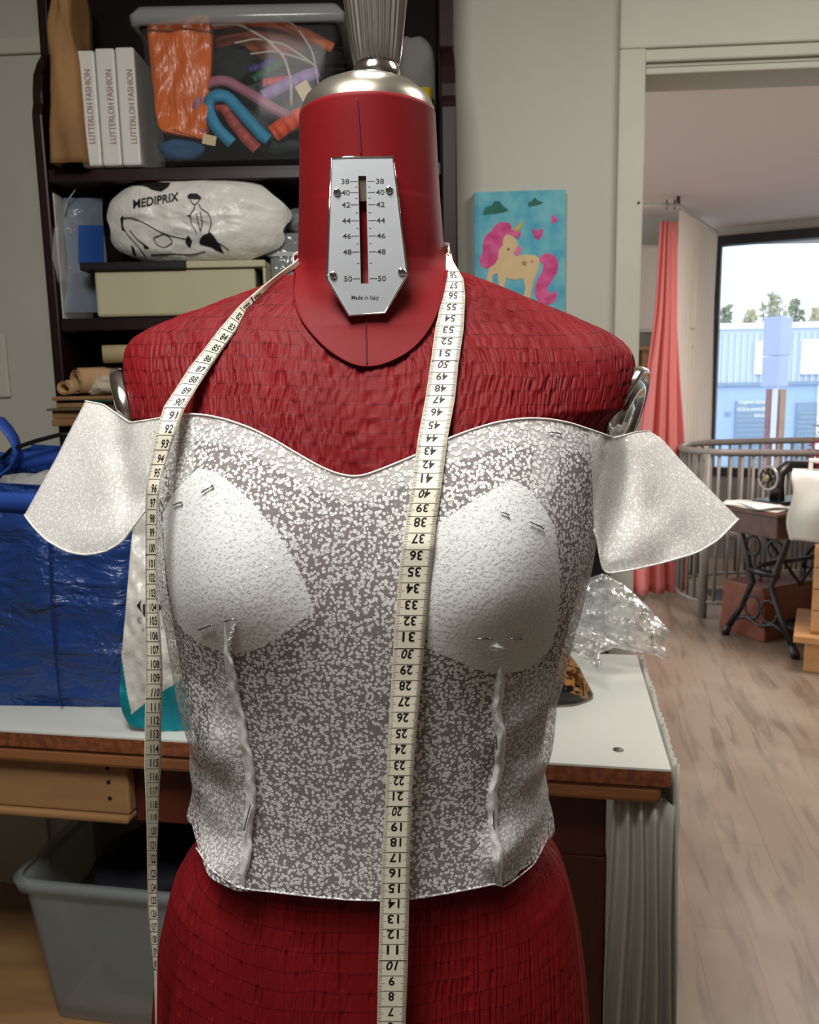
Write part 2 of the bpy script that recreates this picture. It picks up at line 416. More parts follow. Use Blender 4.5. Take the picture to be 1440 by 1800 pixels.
m.tube([T(0, .0, .6), T(.29, .0, .3), T(.58, 0, .6)], .009, 8); m.build('cross_brace', iron, t)
m = MB()
m.tube([T(.52, .17*math.cos(a), .34+.17*math.sin(a)) for a in np.linspace(0, 2*PI, 40)], .013, 8)
for a in range(5): m.tube([T(.52, 0, .34), T(.52, .17*math.cos(a*2*PI/5), .34+.17*math.sin(a*2*PI/5))], .007, 6)
m.build('drive_wheel', iron, t)
m = MB().box(.12, .46, -.15, -.02, .10, .115, fr=T)
for i in range(5): m.box(.14+.07*i, .16+.07*i, -.15, -.02, .115, .124, fr=T)
m.build('treadle_plate', iron, t, smooth=False)
# machine head
t = thing('antique_sewing_machine', 'black antique sewing machine head with spoked hand wheel on the treadle table', 'sewing machine', T(.22, .02, .752))
MB().box(.0, .40, -.07, .09, .751, .775, fr=T).build('base', iron, t, smooth=False, bevel=.006)
MB().tube([T(.09, .01, .776), T(.09, .01, .86), T(.095, .01, .91), T(.15, .01, .945), T(.27, .01, .94), T(.36, .01, .935)], [.045, .038, .04, .036, .032, .034], 12, flat=.8).build('arm', iron, t)
MB().tube([T(.36, .01, .955), T(.36, .01, .85)], [.034, .028], 12).tube([T(.36, .01, .86), T(.36, .01, .79)], .007, 8).build('head', iron, t)
WHL = T(.01, .0, .895); wx = np.array([.904, .427, 0]); wy = np.array([-.427, .904, 0])
m = MB().tube([WHL + wy*.058*math.cos(a)+np.array([0, 0, .058])*math.sin(a) for a in np.linspace(0, 2*PI, 36)], .0075, 8)
hw = m.build('hand_wheel', mat('worn_steel', c(150, 145, 138), .35, .8), t)
m = MB()
for a in np.arange(8)*2*PI/8: m.tube([WHL, WHL + wy*.055*math.cos(a)+np.array([0, 0, .055])*math.sin(a)], .006, 6)
m.build('spokes', iron, hw)
MB().lathe([(.0001, 0), (.018, 0), (.018, .01), (.0001, .012)], WHL-wx*.012, n=16, axis=-wx).build('hub', mat('brass_hub', c(150, 130, 100), .4, .6), hw)
MB().tube([WHL, WHL+wx*.09], .012, 8).build('axle', iron, hw)
# papers on the table
for i, (x0, y0, a, z, sx, sy, lab) in enumerate(((-.04, .02, .15, .7505, .22, .36, 'white paper sheet lying lowest on the treadle sewing table'), (-.07, .06, .5, .7570, .16, .24, 'white paper sheet between the other two on the treadle table'),
                                    (-.06, -.03, -.35, .7640, .17, .24, 'white paper sheet lying askew on top of the sheets on the treadle table'))):
    ca, sa = math.cos(a), math.sin(a)
    fr = lambda x, y, zz: T(x0+ca*x-sa*y, y0+sa*x+ca*y, zz)
    o = MB().grid([[fr(sx*(u-.5), sy*(v-.5), z+.006*math.sin(u*3+v*2)**2) for u in np.linspace(0, 1, 8)] for v in np.linspace(0, 1, 8)]).build('paper_sheet', M['paper'], solid=.002)
    tag(o, lab, 'paper', 'papers on the treadle table')
# wooden case under it
prof = [(-.20, 0), (.20, 0), (.20, .05), (.185, .09), (.18, .25), (.16, .29), (-.16, .29), (-.18, .25), (-.185, .09), (-.20, .05)]
t = thing('wooden_machine_case', 'reddish brown wooden machine case on the floor under the treadle table', 'case', T(.3, .18, 0))
MB().prism(prof, .42, lambda a, b, q: T(.07+q, .185+a*.8, b)).build('case_body', mat('case_wood', c(120, 62, 36), .4, noise=(16, .3), stretch=(.2, 1, 1)), t, smooth=False, bevel=.006)
MB().tube([T(.2, .185, .29), T(.2, .185, .315), T(.34, .185, .315), T(.34, .185, .29)], .007, 8).build('handle', iron, t)
o = MB().grid([[(1.95+.5*u, 5.0-.05*u+.02*math.sin(u*9), z) for u in np.linspace(0, 1, 24)] for z in np.linspace(.42, .62, 5)]).build('white_cloth', cloth_mat('white_cotton', c(205, 202, 196), .9), solid=.004)
o.location.z -= 0
tag(o, 'white cloth hung behind the railing bars, seen under the treadle table', 'cloth')

# wooden drawer unit at the right edge, with a white machine, a cloth and flowers
beech = mat('beech_wood', c(196, 146, 94), .5, noise=(14, .18), stretch=(.15, 1, 1))
K = frame((1.887, 3.81, 0), (.89, -.45))
t = thing('drawer_unit', 'light orange wooden drawer unit cut off by the right photo edge', 'drawer unit', K(.3, .25, 0))
MB().box(0, .62, 0, .45, 0, .15, fr=K).build('plinth', beech, t, smooth=False, bevel=.004)
MB().box(-.05, .67, -.04, .49, .1502, .185, fr=K).build('bottom_slab', beech, t, smooth=False, bevel=.004)
MB().box(.02, .62, .03, .45, .1852, .62, fr=K).build('body', beech, t, smooth=False, bevel=.003)
for i in range(4):
    d = MB().box(.024, .61, .014, .029, .20+.105*i, .298+.105*i, fr=K).build('drawer', beech, t, smooth=False, bevel=.003)
    MB().tube([K(.3, .013, .25+.105*i), K(.3, -.008, .25+.105*i)], .011, 8).build('knob', M['steel'], d)
t = thing('white_sewing_machine', 'white plastic machine with a slotted carry handle on the wooden drawer unit', 'sewing machine', K(.3, .2, .621))
MB().box(-.04, .44, .10, .32, .621, .94, fr=K).build('body', M['white'], t, smooth=False, bevel=.03)
m = MB().box(-.03, .40, .17, .21, .995, 1.012, fr=K).box(-.03, -.01, .17, .21, .94, .995, fr=K).box(.38, .40, .17, .21, .94, .995, fr=K)
for i in range(6): m.box(.045+.05*i, .06+.05*i, .175, .205, .941, .995, fr=K)
m.build('handle', M['white'], t, smooth=False, bevel=.004)
P = [[K(-.10+.6*u+.012*math.sin(7*v+3*u), .07-.03*math.sin(PI*v)+.018*math.sin(16*u+2*v), .925-.30*v-.06*u*v+.015*math.sin(9*u)*v) for u in np.linspace(0, 1, 40)] for v in np.linspace(0, 1, 16)]
P = [[K(-.10+.6*u, .24-.16*w_, .955-.008*w_) for u in np.linspace(0, 1, 40)] for w_ in np.linspace(0, .9, 4)] + P
o = MB().grid(P).build('draped_cloth', cloth_mat('cream_cotton', c(222, 220, 210), .9), solid=.003)
tag(o, 'creamy white cloth draped over the white machine at the right edge', 'cloth')
t = thing('potted_flowers', 'red flowers and pale leaves in a pot behind the white machine', 'flowers', K(.10, .40, .621))
FC = K(.05, .40, .621)
MB().lathe([(.0001, 0), (.05, 0), (.06, .30), (.055, .30), (.05, .26)], FC, 20).build('pot', mat('dark_pot', c(60, 34, 28), .6), t)
m = MB(); l = MB(); rnd = random.Random(4)
def leaf(mb, q, d, ln, wd):
    d = np.array(d)/np.linalg.norm(d); s = np.cross(d, [.3, .2, 1]); s /= np.linalg.norm(s)
    mb.add([q, q+d*ln*.5+s*wd, q+d*ln, q+d*ln*.5-s*wd], [(0, 1, 2, 3)])
for i in range(140):
    a, h = rnd.uniform(0, 2*PI), rnd.uniform(.30, .47); rr = rnd.uniform(0, .08)
    leaf(m, FC+np.array([rr*math.cos(a), rr*math.sin(a), h]), (math.cos(a), math.sin(a), rnd.uniform(-.3, .8)), .035, .014)
for i in range(90):
    a, h = rnd.uniform(0, 2*PI), rnd.uniform(.48, .56); rr = rnd.uniform(0, .05)
    leaf(l, FC+np.array([rr*math.cos(a), rr*math.sin(a), h]), (math.cos(a), math.sin(a), rnd.uniform(-.2, 1)), .045, .012)
m.build('red_blossoms', mat('red_petals', c(200, 36, 70), .6), t); l.build('pale_leaves', mat('pale_leaves', c(196, 198, 160), .6), t)

# ------------------------------------------------------------------ outside
structure(MB().box(-20, 60, 6.9, 60, -2.4, -2.3).build('ground_street', mat('asphalt', c(150, 155, 165), .9, noise=(1, .1)), smooth=False))
YB = 25.0
clad = mat('pale_metal_cladding', c(196, 206, 222), .6); bluew = mat('pale_blue_wall', c(160, 182, 214), .7)
wht = mat('white_facade_panel', c(246, 247, 250), .6); shut = mat('grey_blue_shutter', c(130, 150, 172), .5)
def px2(x, y): q = at(x, y, YB); return q[0], q[2]
def brect(mb, x0, y0, x1, y1, ya, yb, mi=0):
    X0, Z1 = px2(x0, y0); X1, Z0 = px2(x1, y1); return mb.box(X0, X1, YB+ya, YB+yb, Z0, Z1, mi)
bt = thing('shop_building', 'pale blue and white metal clad shop building across the street', 'building', (11, YB+2, -2.3))
X0 = px2(1200, 700)[0]; ztop = px2(1265, 579)[1]; zmid = px2(1265, 676)[1]
MB().box(X0, 18, YB, YB+6, -2.3, zmid).build('ground_floor_wall', bluew, bt, smooth=False)
m = MB().box(X0, 18, YB, YB+6, zmid, ztop)
x = X0
while x < 18: m.box(x, x+.05, YB-.06, YB, zmid+.05, ztop-.15); x += .19
m.build('clad_upper_wall', clad, bt, smooth=False)
MB().box(X0, 18, YB-.15, YB+6, ztop, ztop+.16).build('roof_edge', wht, bt, smooth=False)
MB().box(X0, 18, YB-.10, YB-.0, zmid-.05, zmid+.05).build('ledge', shut, bt, smooth=False)
for a in ((1326, 600, 1370, 657), (1408, 597, 1455, 657)):
    brect(MB(), *a, -.14, -.07).build('white_panel', wht, bt, smooth=False)
for a in ((1293, 706, 1360, 900), (1400, 708, 1437, 900)):
    m = MB(); brect(m, *a, -.06, -.005)
    XA, ZA = px2(a[0], a[1]); XB, ZB = px2(a[2], a[3])
    for i in range(22): zz = ZA-.25-i*.14; m.box(XA+.05, XB-.05, YB-.075, YB-.06, zz-.10, zz)
    m.build('roller_shutter', shut, bt, smooth=False)
brect(MB(), 1437, 676, 1444, 900, -.12, 0).build('white_downpipe', wht, bt, smooth=False)
brect(MB(), 1276, 724, 1283, 730, -.08, -.001).build('wall_box', shut, bt, smooth=False)
def wall_text(s, cx, cy, h, wdt=None):
    vs, fs = text2d(s, .012); q = at(cx, cy, YB); sc = h/F_PX*YB
    wd = (vs[:, 0].max()-vs[:, 0].min()); sx = sc if wdt is None else wdt/F_PX*YB/wd
    return [(q[0]+v[0]*sx, YB-.085, q[2]+v[1]*sc) for v in vs], fs
m = MB()
for s, cx, cy, wd in (("Changement d'adresse nous", 1327, 707, 60), ('410 ZA du commerce 83180 Pa', 1325, 718.5, 62), ('04.94.03.26.49', 1339, 730, 29)):
    vs, fs = wall_text(s, cx, cy, 9, wd); m.add(vs, fs)
m.build('window_lettering', wht, bt, smooth=False)
# sign pylon
YP = 15.0
def pv(x, y): q = at(x, y, YP); return q[0], q[2]
st = thing('sign_pylon', 'tall pale blue sign pylon on a slim post in front of the shop building', 'sign', (at(1370, 880, YP)[0], YP, -2.3))
for (x0, y0, x1, y1, n) in ((1372, 556, 1412, 624, 'upper_sign_box'), (1369, 626, 1403, 679, 'lower_sign_box')):
    xa, za = pv(x0, y0); xb, zb = pv(x1, y1)
    R = frame((xa, YP, 0), (.75, .66)); L = (xb-xa)*1.05
    MB().box(0, L*1.0, -.02, .30, zb, za, fr=R).build(n, mat('sign_'+n, c(150, 158, 196), .5), st, smooth=False, bevel=.01)
xa, za = pv(1365, 680); xb, _ = pv(1372, 680)
MB().box(xa, xb, YP+.08, YP+.16, -2.3, za+.4).build('post', mat('pale_post', c(190, 190, 205), .5), st, smooth=False)
for (x0, x1, col, n) in ((1354, 1364, c(120, 84, 90), 'dark brown column beside the pylon post, left one'), (1373, 1383, c(150, 118, 104), 'light brown column beside the pylon post, right one')):
    xa, za = at(x0, 684, 18)[0], at(x0, 684, 18)[2]; xb = at(x1, 684, 18)[0]
    tag(MB().box(xa, xb, 18, 18.2, -2.3, za).build('column', mat('column_paint', col, .7), smooth=False), n, 'column', 'columns by the pylon')
# parked car seen between the railing bars
t = thing('parked_car', 'pale parked car beyond the window, low between the railing bars', 'car', (5.3, 12.0, -2.3))
q0 = at(1262, 850, 12)[0]; q1 = at(1350, 850, 12)[0]
prof = [(0, .25), (.0, .75), (.18, .85), (.35, 1.35), (.75, 1.42), (1, .95), (1.05, .8), (1.05, .25)]
MB().prism([(a*2.6, b) for a, b in prof], 1.6, lambda a, b, q: (q0-.9+a, 12+q, -2.3+b)).build('body', mat('car_paint', c(190, 200, 225), .3), t, smooth=False, bevel=.05)
for a in (.45, 2.2): MB().lathe([(.0001, 0), (.3, 0), (.3, .2), (.0001, .2)], (q0-.9+a, 12.01, -2.0), 20, axis=(0, -1, 0)).build('wheel', M['black'], t)
# trees behind the building
leafm = [mat('tree_leaves_dark', c(176, 180, 160), .7), mat('tree_leaves_pale', c(216, 210, 184), .7), mat('tree_leaves_mid', c(196, 196, 178), .7)]
bark = mat('bark', c(110, 98, 84), .8)
for i, (px_, top, wdt, mi, lab) in enumerate(((1276, 542, 1.0, 0, 'dark grey green tree over the left end of the shop roof'), (1318, 548, .9, 1, 'pale olive low tree second from the left behind the shop roof'),
        (1357, 520, 1.3, 2, 'tallest grey green tree behind the sign pylon'), (1395, 530, 1.2, 0, 'thin dark tree just right of the sign pylon top'), (1432, 543, 1.2, 1, 'pale yellowish tree at the right photo edge behind the shop roof'))):
    YT_ = 34.0+4.5*(i % 2)+(9 if i == 4 else 0); q = at(px_, 578, YT_); zt = at(px_, top, YT_)[2]; q = np.array([q[0], YT_, q[2]])
    t = thing('tree', lab, 'tree', (q[0], YT_, -2.3), 'trees behind the shop building')
    MB().tube([(q[0], YT_, -2.3), (q[0], YT_, q[2]), (q[0]+.1, YT_, zt-.2)], [.16, .1, .03], 8).build('trunk', bark, t)
    m = MB(); rnd = random.Random(i)
    for k_ in range(650):
        h = rnd.random()**1.3; zz = q[2]-1.2+(zt-q[2]+1.2)*h; R = wdt*(1.15-h)*(.6+.4*math.sin(7*h+i))
        a = rnd.uniform(0, 2*PI); rr = R*math.sqrt(rnd.random())
        leaf(m, np.array([q[0]+rr*math.cos(a), YT_+rr*math.sin(a), zz]), (rnd.uniform(-1, 1), rnd.uniform(-1, 1), rnd.uniform(-.5, 1)), .28, .09)
    m.build('crown', leafm[mi], t)
# ================================================================== WORK TABLE
TA = frame((.3436, 1.0355, 0), (.98487, -.17328))
def scan(poly, n, m, rows=None):
    """polygon (monotone in y) -> grid of n rows x m points between its left and right sides"""
    p = np.array(poly, float); ys = np.linspace(p[:, 1].min()+1e-4, p[:, 1].max()-1e-4, n) if rows is None else rows
    out = []
    for y in ys:
        xs = []
        for a, b in zip(p, np.roll(p, -1, 0)):
            if (a[1]-y)*(b[1]-y) <= 0 and a[1] != b[1]: xs.append(a[0]+(b[0]-a[0])*(y-a[1])/(b[1]-a[1]))
        out.append([(x, y) for x in np.linspace(min(xs), max(xs), m)])
    return np.array(out)

t = thing('work_table', 'work table with white laminate top and brown wooden edges behind the dress form', 'table', TA(-.7, .25, 0))
m = MB().box(-1.7, 0, 0, .47, .8745, .897, 0, fr=TA).box(-1.7, 0, 0, .47, .897, .90, 1, fr=TA)
m.build('table_top', [M['chip'], M['tabletop']], t, smooth=False)
MB().box(-1.7, -.010, .004, .46, .846, .8725, fr=TA).build('edge_board', M['lumber'], t, smooth=False, bevel=.007)
MB().box(-1.66, -.08, .05, .07, .735, .846, fr=TA).box(-.10, -.08, .07, .44, .735, .846, fr=TA).build('apron', M['redwood'], t, smooth=False, bevel=.003)
MB().box(-.235, -.078, .05, .44, 0, .735, fr=TA).build('side_panel', M['redwood'], t, smooth=False, bevel=.003)
MB().box(-1.66, -1.52, .05, .44, 0, .735, fr=TA).build('side_panel', M['redwood'], t, smooth=False, bevel=.003)
MB().box(-1.52, -.236, .06, .44, .30, .325, fr=TA).build('lower_shelf', M['pine'], t, smooth=False, bevel=.003)
dr = MB().box(-1.50, -.806, .026, .049, .758, .8445, fr=TA).box(-1.50, -.806, .018, .049, .746, .7575, fr=TA).build('drawer_front', M['pine'], t, smooth=False, bevel=.004)
for z in (.834, .812, .785):
    MB().lathe([(.0001, .0), (.0035, .0), (.0035, .0012), (.0001, .0012)], TA(-.838, .0262, z), 10, axis=(-.173, -.985, 0)).build('screw_hole', M['ink'], dr)
MB().lathe([(.0001, 0), (.0075, 0), (.0075, .0006), (.0001, .0006)], atz(1087, 1318, .9), 20).build('plug', mat('grey_plug', c(110, 106, 96), .4, .5), t)

# white cloth along the right end of the table
cot = cloth_mat('white_table_cloth', c(214, 214, 204), .9, .2, .15)
P = []
for i, s in enumerate(np.linspace(0, 1, 170)):
    y = -.055 + .58*s if s > .12 else -.055
    col_ = []
    for z in np.linspace(.905, .03, 26):
        v = (.905-z)/.875
        q = TA(.009+.008*v+.008*math.sin(40*s+2*v)*min(1, v*3)+.003*math.sin(130*s)*(1-v)**4, .004+.47*s, z-.004 + .003*math.sin(150*s)*(1-v)**8)
        col_.append(q)
    P.append(col_)
t = thing('table_cloth', 'greyish white cloth hanging down over the right end of the work table', 'cloth', TA(0, .2, .03))
MB().grid(P).build('side_fall', cot, t, solid=.002)
P = []
for u in np.linspace(0, 1, 110):
    col_ = []
    for z in np.linspace(.842, .03, 26):
        v = (.842-z)/.812
        x = -.074+.092*u + .010*v*u
        col_.append(TA(x+.004*math.sin(9*z+5*u), .036+.016*math.sin(2*PI*4.3*u+.6*math.sin(6*z))*(.6+.6*v)-.018*u, z))
    P.append(col_)
MB().grid(P).build('front_fold', cot, t, solid=.002)

# storage bin under the table
binp = clear('frosted_plastic', c(176, 186, 186), .30, .03, .25)
t = thing('storage_bin', 'frosted storage bin full of dark clothes under the left of the table', 'storage bin', TA(-.85, .25, .3252))
def bxl(x, y, z): # tapered
    k_ = (z-.3252)/.28; s = .86+.14*k_
    return TA(-.850+(x)*s*.40/2*1.0, .235+y*s*.17, z)
ring = [(-1, -1), (1, -1), (1, 1), (-1, 1)]
def rring(z, e=1.0, n=6):
    out = []
    for cx_, cy_, a0 in ((1, 1, 0), (-1, 1, 90), (-1, -1, 180), (1, -1, 270)):
        for a in np.linspace(a0, a0+90, n):
            out.append(bxl((cx_*.86+.14*math.cos(math.radians(a)))*e, (cy_*.80+.20*math.sin(math.radians(a)))*e, z))
    return out
MB().grid([rring(z) for z in np.linspace(.326, .598, 8)], close_v=True).build('bin_wall', binp, t, solid=.002)
MB().add(rring(.3265, .98), [tuple(range(24))]).build('bin_bottom', binp, t)
MB().grid([rring(.582, 1.001), rring(.582, 1.05), rring(.603, 1.06), rring(.605, 1.0)], close_v=True).build('rim', binp, t)
dark = mat('dark_navy_cloth', c(20, 22, 32), .85, bump=(30, .5, .01)); slate = mat('slate_cloth', c(70, 80, 88), .85, bump=(25, .4, .01))
def lump(name, cen, r, m_, lab, cat, seed=0, grp=None, amp=.25, fr=1.0, sq=1.0, bot=None):
    nu, nv = 36, 24; P = []
    for v in np.linspace(-PI/2, PI/2, nv):
        row = []
        for u in np.linspace(0, 2*PI, nu, endpoint=False):
            sp = lambda a: np.sign(a)*abs(a)**sq
            d = np.array([sp(math.cos(v))*sp(math.cos(u)), sp(math.cos(v))*sp(math.sin(u)), sp(math.sin(v))])
            k_ = 1+amp*float(noise3(d*1.6*fr+7.3*(seed+1)))+.4*amp*float(noise3(d*4*fr+3.1*(seed+1)))
            q = np.array(cen)+d*np.array(r)*k_
            if bot is not None: q[2] = max(q[2], bot)
            row.append(q)
        P.append(row)
    o = MB().grid(P, close_v=True).build(name, m_)
    return tag(o, lab, cat, grp)
lump('folded_clothes', TA(-.83, .235, .545), (.150, .115, .045), dark, 'dark navy clothes on top inside the frosted bin under the table', 'clothes', 1, sq=.7)
lump('folded_clothes', TA(-.83, .235, .42), (.135, .105, .075), slate, 'slate grey clothes lower down inside the frosted bin under the table', 'clothes', 2, sq=.6, bot=.328)

# ================================================================== BLUE BAG, TEAL BAG
def woven(name, col, rough=.28, strength=.5):
    k = NT(name); b = k.b; b.inputs['Base Color'].default_value = col; b.inputs['Roughness'].default_value = rough; b.inputs['Specular IOR Level'].default_value = .6
    tc = k.n('ShaderNodeTexCoord'); mp = k.n('ShaderNodeMapping'); mp.inputs['Scale'].default_value = (1, 1, 2.2); k.l(tc.outputs['Object'], mp.inputs[0])
    nz = k.n('ShaderNodeTexNoise', i_Scale=11, i_Detail=5, i_Distortion=.6); k.l(mp.outputs[0], nz.inputs['Vector'])
    bp = k.n('ShaderNodeBump', i_Strength=strength, i_Distance=.03); k.l(nz.outputs[0], bp.inputs['Height']); k.l(bp.outputs[0], b.inputs['Normal'])
    return k.m
blue = woven('blue_woven_plastic', c(30, 63, 126), .3, .9); bluestrap = mat('blue_strap', c(40, 78, 165), .5, bump=(300, .4, .001))
bt = thing('blue_shopping_bag', 'large blue woven plastic bag with straps standing on the left of the table', 'bag', (-.66, 1.44, .90))
FR = atz(214, 1243, .9005); FL = atz(-120, 1238, .9005)
FRt = at(240, 862, FR[1]+.0); FLt = at(-130, 842, FL[1]+.0)
dep = np.array([.05, .27, 0])
def bag_side(A, B, A2, B2, name, n=48, m_=30, bulge=.02, seed=0):
    P = []
    for v in np.linspace(0, 1, m_):
        row = []
        for u in np.linspace(0, 1, n):
            q = (A*(1-u)+B*u)*(1-v) + (A2*(1-u)+B2*u)*v
            w_ = math.sin(PI*min(max(u, 0), 1))**.5
            nz = float(noise3(np.array([u*5+seed, v*7, seed*1.7])))*.014 + float(noise3(np.array([u*3+seed, v*22+2*u, 4.2])))*.006
            q = q + np.array([0.0, -1, 0])*(bulge*math.sin(PI*v)*w_ + nz*w_*(1 if v < .97 else .4))
            row.append(q)
        P.append(row)
    return P
m = MB(); m.grid(bag_side(FL, FR, FLt, FRt, 'f'))
m.grid(bag_side(FR, FR+dep, FRt, FRt+dep+np.array([0, 0, .03]), 's', 24, 30, 0, 3))
m.grid(bag_side(FL+dep, FR+dep, FLt+dep+np.array([0, 0, .035]), FRt+dep+np.array([0, 0, .03]), 'b', 30, 20, 0, 5))
m.grid(bag_side(FL, FL+dep, FLt, FLt+dep+np.array([0, 0, .03]), 's', 20, 20, 0, 6))
m.add([FL, FR, FR+dep, FL+dep], [(0, 1, 2, 3)])
m.build('bag_body', blue, bt)
# hem band, seams, straps
def strip(pts, wid, dirn, th=.0015, mi=0):
    pts = np.array(pts, float); d = np.array(dirn, float); return [[q, q+d*wid] for q in pts]
P = [[p_+np.array([0, -.016, -.012]), p_+np.array([0, -.012, -.045])] for p_ in [FLt*(1-u)+FRt*u for u in np.linspace(0, 1, 20)]]
MB().grid(P).build('hem_band', bluestrap, bt, solid=.001)
q0, q1 = at(86, 868, FR[1]-.026), at(106, 1236, FR[1]-.012)
MB().tube([q0*(1-s)+q1*s+np.array([0, -.012*math.sin(PI*s), 0]) for s in np.linspace(0, 1, 14)], .0018, 6).build('seam', mat('seam_blue', c(14, 40, 100), .6), bt)
P = []
YB1 = FR[1]+.25
for (px_, py_, h) in ((250, 775, 30), (200, 775, 30), (165, 782, 28), (130, 790, 26), (100, 800, 26), (60, 808, 28), (20, 812, 30), (-20, 806, 30)):
    a = at(px_, py_-h/2, YB1-.01); b = at(px_, py_+h/2, YB1-.012); P.append([a, b])
MB().grid(P).build('back_strap', bluestrap, bt, solid=.002)
P = []
for (px_, py_) in ((-30, 742), (0, 748), (14, 764), (24, 780), (30, 800), (20, 822), (0, 838), (-30, 842)):
    a = at(px_, py_, FR[1]+.20); P.append([a+np.array([0, -.012, 0]), a+np.array([0, .018, .012])])
MB().grid(P).build('strap_loop', bluestrap, bt, solid=.002)
a, b = at(106, 762, YB1-.016), at(150, 800, YB1-.016)
MB().box(a[0], b[0], YB1-.018, YB1-.013, b[2], a[2]).build('strap_patch', M['black'], bt, smooth=False, bevel=.002)
P = [at(px_, py_, FR[1]+.2) for px_, py_ in ((150, 762), (105, 764), (60, 776), (20, 790), (4, 806))]
MB().tube(P, .004, 8).build('black_binding', M['black'], bt)
cmid = (FL+FR)/2+dep/2
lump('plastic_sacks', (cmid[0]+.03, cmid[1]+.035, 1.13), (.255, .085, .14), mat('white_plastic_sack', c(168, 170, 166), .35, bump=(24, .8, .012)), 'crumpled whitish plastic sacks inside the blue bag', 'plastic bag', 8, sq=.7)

white_sack = mat('white_plastic_bag', c(214, 214, 206), .35, spec=.5, bump=(16, .55, .02)); teal = mat('teal_plastic', c(8, 128, 142), .4, bump=(20, .5, .01))
tb = thing('teal_white_carrier_bag', 'white carrier bag with teal bottom and black diamond mark, right of the blue bag', 'bag', (-.33, 1.20, .90))
BL, BR = atz(214, 1268, .9005), atz(365, 1302, .9005); YT = (BL[1]+BR[1])/2
def tealpt(px_, py_):
    f = (1280-py_)/340
    y = 1.19+.02*f-.022*math.sin(PI*min(1, max(0, f)))+.006*float(noise3(np.array([px_*.03, py_*.02, 1.]))) + .0025*float(noise3(np.array([px_*.09, py_*.05, 2.])))
    q = at(px_, py_, y); q[2] = max(q[2], .9005); return q
whitepoly = [(226, 880), (400, 880), (400, 1150), (322, 1192), (258, 1234), (231, 1256), (223, 1215), (213, 1150)]
def inside(poly, x, y):
    r = False; n = len(poly)
    for i in range(n):
        (x1, y1), (x2, y2) = poly[i], poly[(i+1) % n]
        if (y1 > y) != (y2 > y) and x < (x2-x1)*(y-y1)/(y2-y1)+x1: r = not r
    return r
outl = [(236, 900), (400, 900), (400, 1304), (345, 1298), (228, 1276), (216, 1255), (210, 1232), (214, 1150), (222, 1060), (228, 985)]
Gd = scan(outl, 200, 130); m = MB(); m.grid([[tealpt(*q) for q in row] for row in Gd])
for k_, f in enumerate(m.f):
    r_, c_ = divmod(k_, 129); cx_, cy_ = Gd[r_:r_+2, c_:c_+2].reshape(-1, 2).mean(0)
    m.m[k_] = 0 if inside(whitepoly, cx_, cy_) else 1
nb = len(m.f)
m.grid([[tealpt(*q)+np.array([.01, .085, 0])*min(1, 3*min(i/199, (199-i)/199)+.2) for q in row] for i, row in enumerate(Gd)], mi=1)
m.build('bag_body', [white_sack, teal], tb)
m = MB()
def dec(poly, fn, off=(0, -.0025, 0)):
    return [fn(*q)+np.array(off) for q in poly], [tuple(range(len(poly)))]
m.add(*dec([(241, 1064), (249, 1053), (247, 1064), (251, 1076)], tealpt)); m.add(*dec([(252, 1062), (256, 1060), (256, 1084), (252, 1078)], tealpt))
m.add(*dec([(262, 1050), (280, 1060), (287, 1067), (278, 1074), (262, 1084)], tealpt))
for s, cx_, cy_, h in (('C', 246, 1089, 12), ('r', 286, 1103, 10), ('s', 252, 1106, 8)):
    vs, fs = text2d(s); m.add([tealpt(cx_+v[0]*h, cy_-v[1]*h)+np.array([0, -.0025, 0]) for v in vs], fs)
m.build('printed_logo', M['ink'], tb)

# ================================================================== SHOE, CLEAR BAGS, BLACK CASE
k = NT('black_gold_brocade'); tc = k.n('ShaderNodeTexCoord'); sx = k.n('ShaderNodeSeparateXYZ'); k.l(tc.outputs['Object'], sx.inputs[0])
nz = k.n('ShaderNodeTexNoise', i_Scale=45, i_Detail=4, i_Distortion=2.5); k.l(tc.outputs['Object'], nz.inputs['Vector'])
gsel = k.math('ADD', k.math('ADD', k.math('MULTIPLY', sx.outputs[2], 9.0), k.math('MULTIPLY', sx.outputs[0], 7.0)), k.math('MULTIPLY', nz.outputs[0], .9))
gm = k.step(gsel, 1.10, 1.18)
k.l(k.mix(gm, c(12, 10, 11), k.mix(k.step(nz.outputs[0], .42, .58), c(64, 34, 14), c(165, 116, 66))), k.b.inputs['Base Color']); k.b.inputs['Roughness'].default_value = .3
shoe_tip = atz(1053, 1238, .9005)
t = thing('pointed_shoe', 'black and gold pointed shoe lying on the white table right of the form', 'shoe', (shoe_tip[0]-.10, shoe_tip[1]+.01, .9005))
rings = []
for s in np.linspace(0, 1, 30):
    x = -.002-.24*s; wdt = .034*min(1, (s*5.5)**.55)*(1-.25*max(0, s-.5)); h = (.020+.30*min(s, .22)+.02*max(0, s-.5))*min(1, (s*9)**.5); fl = .0005+.05*max(0, s-.45)**1.3
    ring = []
    for a in np.linspace(0, 2*PI, 28, endpoint=False):
        ca, sa = math.cos(a), math.sin(a)
        zz = fl + (h*sa**.9 if sa > 0 else 0)
        yy = wdt*np.sign(ca)*abs(ca)**.8*(1-.35*max(0, sa))
        ring.append((shoe_tip[0]+x-.12*yy, shoe_tip[1]+.03+yy+x*.10, .9045+zz))
    rings.append(ring)
MB().grid(rings, close_v=True).build('upper', k.m, t)
rings = [[(q[0], q[1], .9005+(q[2]-.9045)*0+max(0, (q[2]-.9045)) *0+dz) for q in ring] for dz in (0,) for ring in rings]
m = MB()
for dz in (.0, .004): pass
base = []
